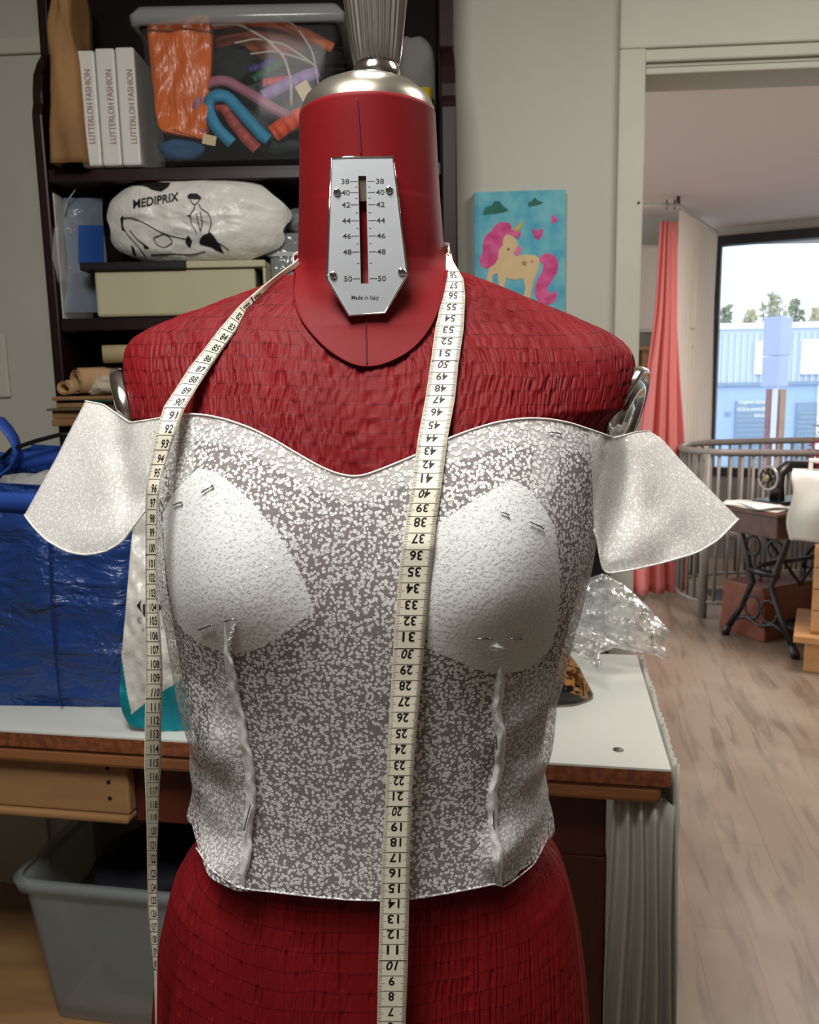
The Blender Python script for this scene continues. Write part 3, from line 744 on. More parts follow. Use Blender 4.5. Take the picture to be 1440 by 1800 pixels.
for s in np.linspace(0.01, .6, 20):
    x = -.002-.24*s; wdt = .032*min(1, (s*5.5)**.55)
    base.append([(shoe_tip[0]+x, shoe_tip[1]+.03-wdt+x*.1, .9005), (shoe_tip[0]+x, shoe_tip[1]+.03+wdt+x*.1, .9005), (shoe_tip[0]+x, shoe_tip[1]+.03+wdt+x*.1, .906), (shoe_tip[0]+x, shoe_tip[1]+.03-wdt+x*.1, .906)])
MB().grid(base, close_v=True).build('sole', mat('pale_sole', c(170, 160, 140), .6), t)
MB().tube([(shoe_tip[0]-.20, shoe_tip[1]+.01, .9006), (shoe_tip[0]-.205, shoe_tip[1]+.01, .93)], [.008, .016], 10).build('heel', mat('grey_heel', c(130, 128, 120), .4), t)

film = clear('clear_film', c(232, 236, 232), .22, .05, .09, bump=(46, .9, .012))
def film_bag(name, outline, yfn, lab, seed):
    gd = scan(outline, 44, 40); P = []; Q = []
    for i, row in enumerate(gd):
        a, b = [], []
        for j, (px_, py_) in enumerate(row):
            e = min(i, 43-i, j, 39-j)/6; e = min(1, e)
            nz = float(noise3(np.array([px_*.045+seed, py_*.06, seed])))*.018+abs(float(noise3(np.array([px_*.10+py_*.05, py_*.12-px_*.05, seed+2.]))))*.014
            q = at(px_, py_, yfn(px_, py_)); a.append(q+np.array([0, -1, .35])*(.018*e+nz*e)); b.append(q+np.array([0, 1, .0])*.01*e)
            a[-1][2] = max(a[-1][2], .9012) if py_ < 1140 else a[-1][2]
        P.append(a); Q.append(b)
    t = thing(name, lab, 'plastic bag', at(outline[0][0], outline[-1][1], yfn(outline[0][0], outline[-1][1])))
    MB().grid(P).grid(Q).build('film', film, t)
    return t
big = [(1060, 1008), (1100, 1030), (1130, 1058), (1165, 1095), (1180, 1110), (1172, 1125), (1168, 1131), (1178, 1163), (1150, 1150), (1120, 1147), (1060, 1134), (1005, 1110), (985, 1080), (1000, 1040), (1020, 1022)]
yb = lambda x, y: 1.40+.10*(1163-y)/155
t = film_bag('clear_plastic_bag', big, yb, 'large crumpled clear plastic bag with a barcode at the table corner', 3.0)
m = MB(); rnd = random.Random(2); s = 0
while s < 1:
    w_ = rnd.choice((.012, .02, .03)); p0 = np.array([1098, 1084.])+np.array([54, 34.])*s; p1 = np.array([1098, 1084.])+np.array([54, 34.])*(s+w_*.55); nrm = np.array([-.42, 1.0])*7
    m.add([at(*p0, yb(*p0)-.033), at(*p1, yb(*p1)-.033), at(*(p1+nrm), yb(*p1)-.033), at(*(p0+nrm), yb(*p0)-.033)], [(0, 1, 2, 3)]); s += w_+rnd.choice((.01, .02))
m.build('barcode', M['ink'], t, smooth=False)
sm = [(1000, 1098), (1040, 1104), (1090, 1134), (1072, 1142), (1050, 1150), (1053, 1183), (1030, 1162), (1000, 1146), (985, 1120)]
film_bag('clear_plastic_bag', sm, lambda x, y: 1.30+.10*(1183-y)/85, 'small shiny crumpled clear plastic bag in front of the barcoded bag', 9.0)
t = thing('black_case', 'black upright case behind the table, seen under the right sleeve', 'case', (.30, 1.72, 0))
xr = at(1068, 980, 1.60)[0]
MB().box(.14, xr, 1.60, 1.85, 0, 1.16).build('case_body', M['black'], t, smooth=False, bevel=.01)
MB().tube([(.2, 1.72, 1.16), (.2, 1.72, 1.19), (.3, 1.72, 1.19), (.3, 1.72, 1.16)], .008, 8).build('handle', M['black'], t)

# ================================================================== BOOKCASE
YF = 1.72
bc = thing('bookcase', 'dark stained bookcase with curved sides filled with sewing supplies', 'bookcase', (-.32, 1.84, 0))
xl0 = at(63, 300, YF)[0]; xl1 = at(82, 300, YF)[0]; xr1 = at(804, 300, YF)[0]; xr0 = at(776, 300, YF)[0]
zs = at(300, 292, YF)[2]; zs2 = at(300, 556, YF)[2]; zs3 = at(100, 748, YF)[2]; zst = at(70, 190, YF)[2]
prof = [(YF, 0), (YF, zst-.012), (YF+.004, zst), (YF+.010, zst+.012), (YF+.012, zst+.035), (YF+.022, zst+.07), (YF+.045, zst+.10), (YF+.066, zst+.12), (YF+.070, zst+.25), (YF+.06, zst+.30), (YF+.06, zst+.5), (1.94, zst+.5), (1.94, 0)]
MB().prism(prof, xl1-xl0, lambda a, b, q: (xl0+q, a, b)).build('side_panel', M['darkwood'], bc, smooth=False, bevel=.004)
MB().prism(prof, xr1-xr0, lambda a, b, q: (xr0+q, a, b)).build('side_panel', M['darkwood'], bc, smooth=False, bevel=.004)
MB().box(xl1, xr0, 1.925, 1.94, 0, zst+.5).build('back_panel', mat('dark_back_board', c(20, 11, 11), .7, spec=.15), bc, smooth=False)
for z in (zs, zs2, zs3):
    MB().box(xl1, xr0, YF+.005, 1.925, z-.026, z).build('shelf', M['darkwood'], bc, smooth=False, bevel=.002)
MB().box(xl1, xr0, YF+.08, 1.925, zst+.46, zst+.5).build('top_board', M['darkwood'], bc, smooth=False, bevel=.003)
for px_, py_ in ((452, 311), (127, 580)):
    q = at(px_, py_, YF+.02); MB().box(q[0]-.012, q[0]+.012, YF+.01, YF+.03, q[2]-.006, q[2]-.0005).build('shelf_clip', mat('brown_clip', c(70, 44, 36), .4), bc, smooth=False, bevel=.001)
MB().box(xl1, xr0, YF, YF+.02, .9, zs3-.027).build('lower_door', mat('taupe_board', c(92, 80, 68), .6, noise=(10, .2)), bc, smooth=False, bevel=.003)

# upper shelf ------------------------------------------------------
a = at(92, 288, YF-.035); b = at(150, 288, YF-.035); zt = at(84, -60, YF)[2]
P = []
for v in np.linspace(0, 1, 26):
    z = zs+.001+(zt-zs)*v; row = []
    for (u, w_) in [(x, 0) for x in np.linspace(0, 1, 12)] + [(1, y) for y in np.linspace(.15, 1, 6)] + [(x, 1) for x in np.linspace(.9, 0, 8)] + [(0, y) for y in np.linspace(.85, .15, 5)]:
        x = a[0]+.026*v*(1-u)-.012*v*u+(b[0]-a[0])*u; y = YF-.035+.06*0+.12*w_ + .004*math.sin(9*v+3*u) - .006*math.sin(PI*u)
        k_ = .004*float(noise3(np.array([u*3+w_, v*6, 2.])))
        row.append((x+k_, y+k_*1.5+.035*(0), z))
    P.append(row)
tag(MB().grid(P, close_v=True).build('brown_paper_bag', M['kraft'], solid=.001), 'tall brown kraft paper bag standing left of the white binders', 'paper bag')
bwhite = mat('binder_white', c(206, 206, 200), .35); red_ink = mat('faded_red_ink', c(150, 110, 104), .7)
for x0, x1, yt, lab, tcx in ((144, 179, 88, 'white binder with vertical red lettering, next to the brown paper bag', 158), (180.5, 214, 84, 'white binder with vertical red lettering, middle of the three', 195), (215.5, 248, 82, 'white binder with vertical red lettering, next to the clear box', 232)):
    a = at(x0, 288, YF-.01); b = at(x1, 288, YF-.01); zt = at(x0, yt, YF-.01)[2]
    t = thing('ring_binder', lab, 'binder', ((a[0]+b[0])/2, YF+.06, zs+.0005), 'white binders on the upper shelf')
    MB().box(a[0], b[0], YF-.01, YF+.17, zs+.0005, zt).build('cover', bwhite, t, smooth=False, bevel=.004)
    MB().box(a[0]+.006, b[0]-.006, YF+.0, YF+.165, zt-.004, zt+.0005).build('pages', M['paper'], t, smooth=False)
    vs, fs = text2d('LUTTERLOH FASHION', 0.0); L_ = vs[:, 0].max()-vs[:, 0].min()
    za, zb = at(tcx, 252, YF-.011)[2], at(tcx, 122, YF-.011)[2]; cx_ = at(tcx, 190, YF-.011)[0]; sc = (zb-za)/L_
    MB().add([(cx_-v[1]*sc*1.25, YF-.0112, (za+zb)/2+v[0]*sc) for v in vs], fs).build('spine_lettering', red_ink, t, smooth=False)

# clear storage box with its contents
boxp = clear('clear_box_plastic', c(180, 184, 184), .05, .010, .08)
YX = YF-.045
bt = thing('clear_storage_box', 'clear lidded storage box full of ribbons and fabric on the upper shelf', 'storage box', (-.29, YX+.1, zs+.0005))
q = [at(268, 284, YX), at(572, 270, YX), at(592, 28, YX), at(243, 28, YX)]
zb_, zt_ = zs+.0005, q[2][2]
def cbx(v, inset=0):
    x0 = q[0][0]*(1-v)+q[3][0]*v+inset; x1 = q[1][0]*(1-v)+q[2][0]*v-inset; e = .012*(1-v)
    out = []
    y0, y1 = YX+e+inset, YX+.235-e-inset; r_ = .015
    for cx_, cy_, a0 in ((x1-r_, y1-r_, 0), (x0+r_, y1-r_, 90), (x0+r_, y0+r_, 180), (x1-r_, y0+r_, 270)):
        for an in np.linspace(a0, a0+90, 5): out.append((cx_+r_*math.cos(math.radians(an)), cy_+r_*math.sin(math.radians(an)), zb_+(zt_-zb_)*v))
    return out
MB().grid([cbx(v) for v in np.linspace(0, 1, 6)], close_v=True).build('box_wall', boxp, bt)
MB().add(cbx(0.002), [tuple(range(20))]).build('box_bottom', boxp, bt)
lidp = clear('frosted_lid', c(176, 180, 180), .5, .10, .15)
def lid(e, z): return [(x+e*np.sign(x-(q[0][0]+q[1][0])/2), y+e*np.sign(y-(YX+.118)), z) for x, y, _ in cbx(1)]
MB().grid([lid(.003, zt_-.012), lid(.014, zt_-.012), lid(.016, zt_+.004), lid(.010, zt_+.012), lid(.006, zt_+.020), lid(-.02, zt_+.022)], close_v=True).add(lid(-.02, zt_+.022), [tuple(range(20))]).build('lid', lidp, bt)
# contents
orange = mat('orange_plastic', c(200, 96, 30), .32, spec=.5, bump=(14, .6, .02), stretch=(2.4, 1, .7), noise=(12, .10))
gd = scan([(258, 42), (366, 24), (372, 60), (366, 160), (362, 246), (330, 240), (280, 228), (274, 200), (262, 90)], 40, 24)
P = []
for i, row in enumerate(gd):
    P.append([at(x, y, YX+.020-.006*math.sin(PI*j/23)+.007*float(noise3(np.array([x*.06+y*.02, y*.025, 1.])))) for j, (x, y) in enumerate(row)])
Q = [[p_+np.array([0, .03, 0]) for p_ in row[::-1]] for row in P]
tag(MB().grid([list(r1)+list(r2) for r1, r2 in zip(P, Q)], close_v=True).build('orange_plastic_bag', orange), 'crumpled orange plastic bag inside the left of the clear box', 'plastic bag')
def ribbon(name, pts, wid, m_, lab, y0, dy=.0, grp='ribbons in the clear box'):
    p_ = smoothp(resample([(x, y, 0) for x, y in pts], 40), 3); P = []
    for i, (x, y, _) in enumerate(p_):
        tx = p_[min(i+1, 39)]-p_[max(i-1, 0)]; nn = np.array([-tx[1], tx[0]]); nn /= np.linalg.norm(nn)+1e-9
        yy = y0+dy*i/39+.003*math.sin(i*.6); P.append([at(x+nn[0]*wid/2, y+nn[1]*wid/2, yy), at(x, y, yy-.002), at(x-nn[0]*wid/2, y-nn[1]*wid/2, yy+.001)])
    return tag(MB().grid(P).build(name, m_, solid=.0015), lab, 'ribbon', grp)
rb = lambda n, col: mat(n, col, .6, bump=(60, .4, .004))
ribbon('ribbon', [(356, 232), (345, 190), (348, 160), (368, 145), (395, 140), (440, 165), (480, 190), (508, 205)], 17, rb('mauve_ribbon', c(146, 92, 112)), 'mauve looped ribbon inside the clear box, in front of the orange bag', YX+.022)
ribbon('ribbon', [(408, 252), (380, 225), (364, 190), (372, 168), (398, 168), (418, 190), (440, 215), (462, 240), (472, 246)], 20, rb('blue_ribbon', c(36, 124, 160)), 'turquoise blue looped ribbon low in the clear box', YX+.017)
ribbon('ribbon', [(378, 182), (395, 188), (412, 215), (430, 240), (452, 262)], 20, rb('rust_ribbon', c(160, 70, 64)), 'rust red ribbon inside the blue ribbon loop', YX+.026)
ribbon('ribbon', [(462, 170), (500, 150), (535, 135), (560, 126)], 21, rb('lilac_ribbon', c(140, 116, 170)), 'lilac ribbon slanting up to the right corner of the clear box', YX+.030)
ribbon('ribbon', [(446, 140), (470, 122), (500, 108)], 13, rb('green_ribbon', c(20, 92, 62)), 'short dark green ribbon high in the clear box', YX+.034)
ribbon('ribbon', [(438, 122), (460, 118), (485, 104)], 12, rb('violet_ribbon', c(70, 58, 120)), 'violet ribbon beside the green ribbon', YX+.037)
ribbon('ribbon', [(462, 146), (500, 141), (520, 140)], 13, rb('scarlet_ribbon', c(200, 50, 46)), 'scarlet ribbon under the green ribbon', YX+.038)
ribbon('ribbon', [(374, 44), (430, 36), (490, 42), (550, 66), (585, 85)], 17, rb('orange_ribbon', c(176, 84, 36)), 'wide orange band arching along the top of the clear box', YX+.045)
ribbon('ribbon', [(480, 236), (510, 215), (540, 198)], 30, rb('vermilion_ribbon', c(206, 72, 34)), 'vermilion fabric strip next to the red form neck', YX+.020)
cream = mat('cream_cord', c(170, 160, 148), .6)
for i, (pts, lab) in enumerate((([(372, 45), (420, 42), (470, 70), (500, 100), (512, 140), (512, 185)], 'cream cord curving down the middle of the clear box'),
                       ([(400, 16), (470, 20), (520, 45), (550, 90), (560, 150)], 'thin pale cord arching highest in the clear box'),
                       ([(412, 76), (450, 68), (500, 78), (540, 105), (556, 118)], 'pale cord arching above the black cloth in the clear box'),
                       ([(440, 95), (480, 90), (520, 100), (545, 110)], 'short pale cord above the green ribbon'))):
    p_ = smoothp(resample([tuple(at(x, y, YX+.016+.002*i)) for x, y in pts], 40), 4)
    tag(MB().tube(p_, .0018 if i else .0026, 6).build('cord', cream), lab, 'cord', 'cords in the clear box')
A_ = lambda px_, py_, y: at(px_, py_, y)
lump('fabric_scrap', A_(410, 115, YX+.050), (.042, .016, .040), mat('black_fabric', c(18, 20, 26), .8, bump=(30, .5, .01)), 'black fabric scrap in the middle of the clear box', 'fabric', 3, 'fabric in the clear box', .3)
lump('fabric_scrap', A_(470, 75, YX+.085), (.105, .025, .036), mat('brown_fabric', c(150, 78, 46), .8, bump=(30, .5, .01)), 'brown fabric behind the cords in the clear box', 'fabric', 4, 'fabric in the clear box', .2)
lump('fabric_scrap', A_(460, 190, YX+.10), (.115, .035, .065), mat('charcoal_fabric', c(64, 72, 76), .8, bump=(30, .5, .01)), 'charcoal grey fabric behind the ribbons in the clear box', 'fabric', 5, 'fabric in the clear box', .2)
lump('fabric_scrap', A_(490, 258, YX+.05), (.055, .018, .014), mat('dark_green_fabric', c(34, 46, 46), .8, bump=(30, .5, .01)), 'dark green grey fabric on the bottom right of the clear box', 'fabric', 6, 'fabric in the clear box', .15, bot=zs+.004)
lump('fabric_scrap', A_(318, 262, YX+.045), (.046, .016, .020), mat('blue_fabric', c(34, 74, 108), .8, bump=(30, .5, .01)), 'blue fabric on the bottom left under the orange bag', 'fabric', 7, 'fabric in the clear box', .15, bot=zs+.004)
for (x, y, a, lab) in ((536, 160, .5, 'small cream card label in the clear box next to the form neck'), (368, 246, -.2, 'small cream card label under the orange bag')):
    cc = A_(x, y, YX+.014); ca, sa = math.cos(a), math.sin(a)
    tag(MB().box(-.013, .013, -.0005, .0005, -.016 if a > 0 else -.009, .016 if a > 0 else .009, fr=lambda p, q_, r_: (cc[0]+ca*p-sa*r_, cc[1]+q_, cc[2]+sa*p+ca*r_)).build('card_label', mat('cream_card', c(190, 172, 136), .7), smooth=False), lab, 'label')
# right end of the upper shelf
lump('grey_cloth', at(733, 205, YF+.12)-np.array([0, 0, .0]), (.04, .04, .15), mat('grey_felt', c(112, 112, 106), .9, bump=(60, .4, .004)), 'rough grey cloth behind the chrome knob on the upper shelf', 'cloth', 9, amp=.06, bot=zs+.001, sq=.45)
q = at(745, 160, YF+.03)
t = thing('yellow_spool', 'yellow topped spool behind the right of the form neck', 'spool', (q[0], YF+.05, zs+.0005))
MB().lathe([(.0001, 0), (.016, 0), (.016, .006), (.011, .008), (.011, q[2]-zs-.03), (.018, q[2]-zs-.025), (.018, q[2]-zs+.008), (.0001, q[2]-zs+.010)], (q[0], YF+.05, zs+.0005), 24).build('spool_body', mat('yellow_plastic', c(170, 140, 30), .5), t)

# middle shelf -----------------------------------------------------
a = at(155, 470, YF+.0); b = at(468, 470, YF+.0); zt = at(200, 463, YF)[2]
t = thing('beige_plastic_box', 'beige plastic box with partly black rim below the white printed bag', 'box', ((a[0]+b[0])/2, YF+.1, zs2+.0005))
bei = mat('beige_plastic', c(178, 172, 142), .5, noise=(8, .05))
MB().box(a[0]+.012, b[0]-.022, YF-.005, YF+.19, zs2+.0005, zt-.014).build('body', bei, t, smooth=False, bevel=.006)
MB().box(a[0]+.20, b[0], YF-.012, YF+.195, zt-.0135, zt).box(b[0]-.006, b[0], YF-.010, YF+.19, zs2+.03, zt-.0135).build('rim', bei, t, smooth=False, bevel=.002)
MB().box(a[0]-.012, a[0]+.1995, YF-.014, YF+.195, zt-.015, zt+.001).build('black_lid', M['black'], t, smooth=False, bevel=.002)
# printed carrier bag, a puffed pillow
bx = at(345, 389, YF+.03); hw, hh = 156/F_PX*(YF+.03)*1.0, 75/F_PX*(YF+.03)*1.0
def mp_y(x, z):
    u = (x-bx[0])/hw; v = (z-bx[2])/hh; r2 = min(1, abs(u)**2.6+abs(v)**2.6)
    wr = .006*float(noise3(np.array([u*4+v*2, v*5-u, 3.])))+.004*abs(float(noise3(np.array([u*9+v*6, v*9, 8.]))))
    return YF+.055-.075*(1-r2)**.5 - wr*(1-r2)**.3
m = MB(); P = []; Q = []
for r_ in np.linspace(.02, 1, 26):
    row = []; row2 = []
    for an in np.linspace(0, 2*PI, 72, endpoint=False):
        ca, sa = math.cos(an), math.sin(an); k_ = (abs(ca)**2.6+abs(sa)**2.6)**(-1/2.6)*(1+.035*math.sin(5*an+1)*(1 if sa > -.3 else 0)+.02*math.sin(9*an))
        x = bx[0]+hw*r_*ca*k_*.97; z = bx[2]+hh*r_*sa*k_*.97
        row.append((x, mp_y(x, z), max(z, zt+.0015))); row2.append((x, YF+.055+.06*math.sqrt(max(0, 1-r_**2)), max(z, zt+.0015)))
    P.append(row); Q.append(row2)
t = thing('printed_carrier_bag', 'stuffed white plastic bag with black lettering and a line drawing on the beige box', 'bag', (bx[0], YF+.05, zt+.0015))
MB().grid(P, close_v=True).grid(Q, close_v=True).build('bag_body', white_sack, t)
def mpt(px_, py_):
    q = at(px_, py_, YF)
    for _ in range(4): q = at(px_, py_, mp_y(q[0], q[2])-.002)
    return q
m = MB(); vs, fs = text2d('MEDIPRIX', .02); sc = 80/(vs[:, 0].max()-vs[:, 0].min())
m.add([mpt(274+v[0]*sc, 352-v[1]*sc*1.15-.17*v[0]*sc) for v in vs], fs)
m.build('printed_lettering', M['ink'], t)
m = MB()
def inkline(pts, r_=.0009): m.tube([mpt(x, y) for x, y in smoothp(resample([(x, y, 0) for x, y in pts], max(8, len(pts)*4)), 2)[:, :2]], r_, 4)
for pts in ([(333, 345), (336, 356), (344, 360), (350, 352)], [(342, 360), (342, 368), (334, 376), (336, 392), (346, 410)], [(350, 358), (352, 366), (368, 376), (372, 392), (366, 412)], [(352, 372), (356, 392), (352, 408)], [(345, 375), (349, 395), (352, 405)],
            [(215, 384), (230, 382), (255, 392), (275, 405), (300, 415), (325, 420)], [(216, 400), (226, 415), (240, 430), (252, 445), (258, 455)], [(270, 418), (290, 410), (305, 425), (290, 436), (274, 430), (270, 418)], [(265, 448), (300, 446), (340, 448), (360, 442)], [(366, 412), (378, 424), (392, 432), (402, 440)], [(228, 405), (240, 420), (262, 436)]): inkline(pts)
for poly in ([(329, 344), (334, 340), (346, 340), (354, 346), (352, 352), (346, 348), (336, 350), (331, 350)], [(350, 422), (356, 414), (370, 408), (376, 415), (386, 430), (394, 446), (382, 442), (368, 432), (352, 433)],
             [(326, 418), (332, 414), (338, 424), (334, 436), (326, 428)], [(211, 382), (217, 379), (216, 396), (221, 408), (214, 404)], [(230, 430), (236, 436), (240, 452), (233, 446)], [(250, 426), (262, 436), (254, 438)]):
    gd = scan(poly, 8, 6); m.grid([[mpt(*q) for q in row] for row in gd])
m.build('printed_drawing', M['ink'], t)
m = MB(); gd = scan([(232, 326), (256, 318), (300, 320), (296, 328), (284, 336), (268, 334), (256, 326)], 8, 12); 
m.grid([[mpt(*q) for q in row] for row in gd]); m.build('printed_top_patch', M['ink'], t)
# white folder and plastic sleeve at the left
a = at(97, 548, YF+.03); b = at(114, 548, YF+.03); zt2 = at(97, 340, YF+.03)[2]
t = thing('white_folder', 'upright white folder in a clear sleeve at the left of the middle shelf', 'folder', ((a[0]+b[0])/2, YF+.1, zs2+.0005))
MB().box(a[0], b[0], YF+.02, YF+.19, zs2+.0005, zt2).build('spine', M['white'], t, smooth=False, bevel=.002)
P = [[at(px_, py_, YF+.02+.06*((px_-114)/70)) for px_ in np.linspace(115, 184, 10)+4*math.sin(py_*.03)] for py_ in np.linspace(348, 549, 14)]
for row in P:
    for q in row: q[2] = max(q[2], zs2+.001)
MB().grid(P).build('clear_sleeve', clear('sleeve_film', c(150, 164, 186), .45, .08, .12, bump=(20, .6, .02)), t)
q0, q1 = at(138, 396, YF+.03), at(182, 462, YF+.03)
MB().grid([[at(px_, py_, YF+.016+.06*((px_-114)/70)) for px_ in np.linspace(138, 182, 6)] for py_ in np.linspace(396, 462, 6)]).build('blue_label', mat('blue_label', c(22, 70, 140), .6), t)
MB().tube([at(px_, py_, YF+.012) for px_, py_ in ((114, 380), (120, 352), (133, 334))], .0035, 6, flat=.4).build('sleeve_edge', clear('sleeve_edge', c(190, 195, 200), .6), t)
P = [[at(px_, py_, YF+.012-.012*math.sin(PI*i/9)) for px_ in (92+4*(1-math.sin(PI*i/9)), 97, 103)] for i, py_ in enumerate(np.linspace(400, 500, 10))]
MB().grid(P).build('bulging_film', clear('sleeve_bulge', c(190, 195, 200), .4, .12), t)
# clear container at the right end of the middle shelf
a = at(474, 470, YF+.05); b = at(560, 470, YF+.05); zt3 = at(500, 408, YF+.05)[2]
t = thing('clear_container', 'clear plastic container beside the beige box, partly hidden by the form neck', 'container', ((a[0]+b[0])/2, YF+.1, zs2+.0005))
MB().box(a[0], b[0], YF+.05, YF+.18, zs2+.0005, zt3).build('body', clear('container_plastic', c(190, 196, 196), .35, .08, .1, bump=(20, .5, .02)), t, smooth=False, bevel=.01)
z4 = at(500, 447, YF+.05)[2]; MB().box(a[0]-.004, b[0]+.004, YF+.046, YF+.184, z4-.004, z4+.004).build('rim', clear('container_rim', c(210, 214, 212), .6), t, smooth=False)
lump('clear_wrapping', (b[0]-.03, YF+.11, zt3+.03), (.045, .05, .029), clear('wrapping', c(190, 195, 195), .35, .1, .1, bump=(26, .8, .02)), 'crumpled clear wrapping on top of the clear container', 'wrapping', 12, bot=zt3+.0005)

# third shelf: rolls and a stack of paper ----------------------------
kraft2 = mat('kraft_envelope', c(138, 104, 66), .8, noise=(10, .2)); pale = mat('pale_pattern_paper', c(176, 160, 122), .8, bump=(18, .5, .006))
y0s = YF-.06; z = zs3+.0006
for i, (x0, x1, th, m_, lab, rot, yy) in enumerate(((84, 250, .014, kraft2, 'kraft envelope lowest of the paper stack, left corner sticking out', -.10, y0s),
        (86, 250, .016, kraft2, 'kraft envelope second from the bottom of the paper stack', .02, y0s+.01), (76, 250, .005, mat('grey_brown_card', c(96, 84, 66), .8), 'thin grey brown card sticking furthest out of the paper stack', -.06, y0s),
        (95, 250, .010, kraft2, 'kraft envelope just under the green folder', .04, y0s+.01), (150, 260, .004, mat('green_folder', c(20, 70, 54), .6), 'dark green folder in the paper stack', .0, y0s),
        (88, 250, .008, kraft2, 'kraft envelope on top of the paper stack', .05, y0s))):
    a = at(x0, 720, yy); b = at(x1, 720, yy); ca, sa = math.cos(rot), math.sin(rot)
    fr = lambda x, y, q_: (a[0]+ca*x-sa*y, yy+.012+sa*x+ca*y, q_+.010*max(0, .04-x)*5*(1 if i in (0, 2) else 0)*0)
    tag(MB().box(0, b[0]-a[0], 0, .19, z, z+th, fr=fr).build('envelope' if i not in (2, 4) else 'card_folder', m_, smooth=False, bevel=.002), lab, 'envelope' if i not in (2, 4) else 'folder', 'paper stack on the lower shelf')
    z += th+.0004
def roll(name, p0, p1, r_, m_, lab, turns=2.2):
    p0 = np.array(p0); p1 = np.array(p1); ax = (p1-p0)/np.linalg.norm(p1-p0); up = np.array([0, 0, 1.]); sd = np.cross(ax, up); sd /= np.linalg.norm(sd); up = np.cross(sd, ax)
    P = []
    for a in np.linspace(0, turns*2*PI, 60):
        rr = r_*(.55+.45*a/(turns*2*PI)); d = sd*math.cos(a)*1.0+up*math.sin(a)*.92
        P.append([p0+d*rr, (p0+p1)/2+d*rr*1.03, p1+d*rr])
    return tag(MB().grid(P).build(name, m_, solid=.0012), lab, 'paper roll', 'paper rolls on the lower shelf')
rollm = mat('tan_roll_paper', c(172, 140, 100), .8)
q = at(130, 675, YF-.03); roll('paper_roll', (q[0], YF-.02, z+.030), (q[0]+.14, YF+.13, z+.036), .030, rollm, 'tan paper roll with open end on the paper stack')
q = at(112, 682, YF-.03); roll('paper_roll', (q[0]+.002, YF-.035, z+.017), (q[0]+.02, YF+.12, z+.020), .017, rollm, 'narrow tan paper roll left of the larger roll')
q = at(192, 660, YF-.03); roll('paper_roll', (q[0]-.02, YF+.0, z+.083), (q[0]+.2, YF+.06, z+.085), .021, pale, 'pale rolled pattern paper lying across behind the tan roll')
lump('crumpled_paper', (at(205, 690, YF)[0], YF-.0, z+.018), (.055, .03, .022), mat('crumpled_white_paper', c(182, 172, 152), .8, bump=(40, 1, .01)), 'crumpled pale paper on the stack beside the form shoulder', 'paper', 14, bot=z+.0005)

# ================================================================== PAINTING
pa = at(835, 340, 1.92); sc = .2025/1185
def PW(zx, zy, off=0.):
    return W(pa[0]+(zx-110)*sc, -.022-off, 1.8325-(zy-120)*sc)
t = thing('canvas_painting', 'small blue canvas painting of a pink maned unicorn on the wall by the doorway', 'painting', W(pa[0]+.1, -.02, 1.545))
e = [PW(110, 120), PW(1295, 120), PW(1295, 1800), PW(110, 1800)]
back = [W(pa[0]+(zx-110)*sc, -.0005, 1.8325-(zy-120)*sc) for zx, zy in ((110, 120), (1295, 120), (1295, 1800), (110, 1800))]
MB().add(e+back, [(3, 2, 1, 0), (4, 5, 6, 7), (0, 1, 5, 4), (1, 2, 6, 5), (2, 3, 7, 6), (3, 0, 4, 7)]).build('canvas', mat('painted_blue', c(66, 158, 186), .6, noise=(22, .15), col2=c(110, 182, 190), bump=(200, .3, .001)), t, smooth=False)
hot = mat('painted_magenta', c(190, 52, 116), .6, noise=(40, .2), col2=c(214, 92, 150)); beige = mat('painted_beige', c(214, 186, 140), .6, noise=(30, .06)); grn = mat('painted_green', c(14, 100, 86), .6, noise=(30, .2))
def paint(name, poly, m_, off=.0006):
    n = len(poly); m = MB().prism([(x, y) for x, y in poly], .0005, lambda a, b, q_: PW(a, b, off+q_-.0005)); return m.build(name, m_, t, smooth=False)
paint('painted_mane', [(580, 670), (600, 560), (560, 510), (450, 500), (370, 550), (330, 610), (250, 670), (220, 760), (215, 880), (175, 940), (185, 1030), (240, 1085), (320, 1080), (400, 1040), (440, 950), (460, 850), (500, 790), (510, 700), (550, 670)], hot)
paint('painted_tail', [(940, 980), (1020, 915), (1100, 910), (1180, 970), (1210, 1060), (1190, 1160), (1120, 1270), (1070, 1340), (1080, 1410), (1130, 1430), (1180, 1380), (1200, 1440), (1170, 1530), (1080, 1575), (960, 1540), (900, 1440), (900, 1340), (940, 1230), (1000, 1140), (1010, 1050)], hot)
paint('painted_body', [(300, 1080), (270, 1200), (285, 1330), (340, 1330), (365, 1310), (340, 1240), (350, 1170), (410, 1150), (430, 1290), (415, 1420), (465, 1440), (500, 1320), (525, 1210), (640, 1240), (750, 1220), (775, 1350), (740, 1530), (830, 1550), (850, 1420), (880, 1260), (950, 1100), (960, 980), (900, 930), (750, 920), (660, 935), (620, 900), (680, 800), (650, 720), (600, 670), (530, 660), (490, 700), (480, 800), (430, 850), (420, 960), (380, 1030)], beige, .0012)
paint('painted_muzzle', [(690, 800), (740, 850), (690, 930), (630, 915), (640, 860)], mat('painted_pink', c(214, 112, 160), .6), .0018)
paint('painted_forelock', [(580, 610), (640, 600), (720, 640), (690, 720), (640, 690), (560, 660)], hot, .0018)
paint('painted_horn', [(620, 590), (770, 490), (690, 615), (640, 625)], mat('painted_gold', c(200, 170, 60), .6), .0024)
for poly in ([(225, 405), (230, 360), (260, 310), (340, 290), (370, 240), (440, 240), (480, 300), (560, 360), (480, 385), (350, 400)], [(815, 325), (810, 270), (860, 250), (895, 205), (940, 250), (1010, 275), (960, 300)]): paint('painted_cloud', poly, grn)
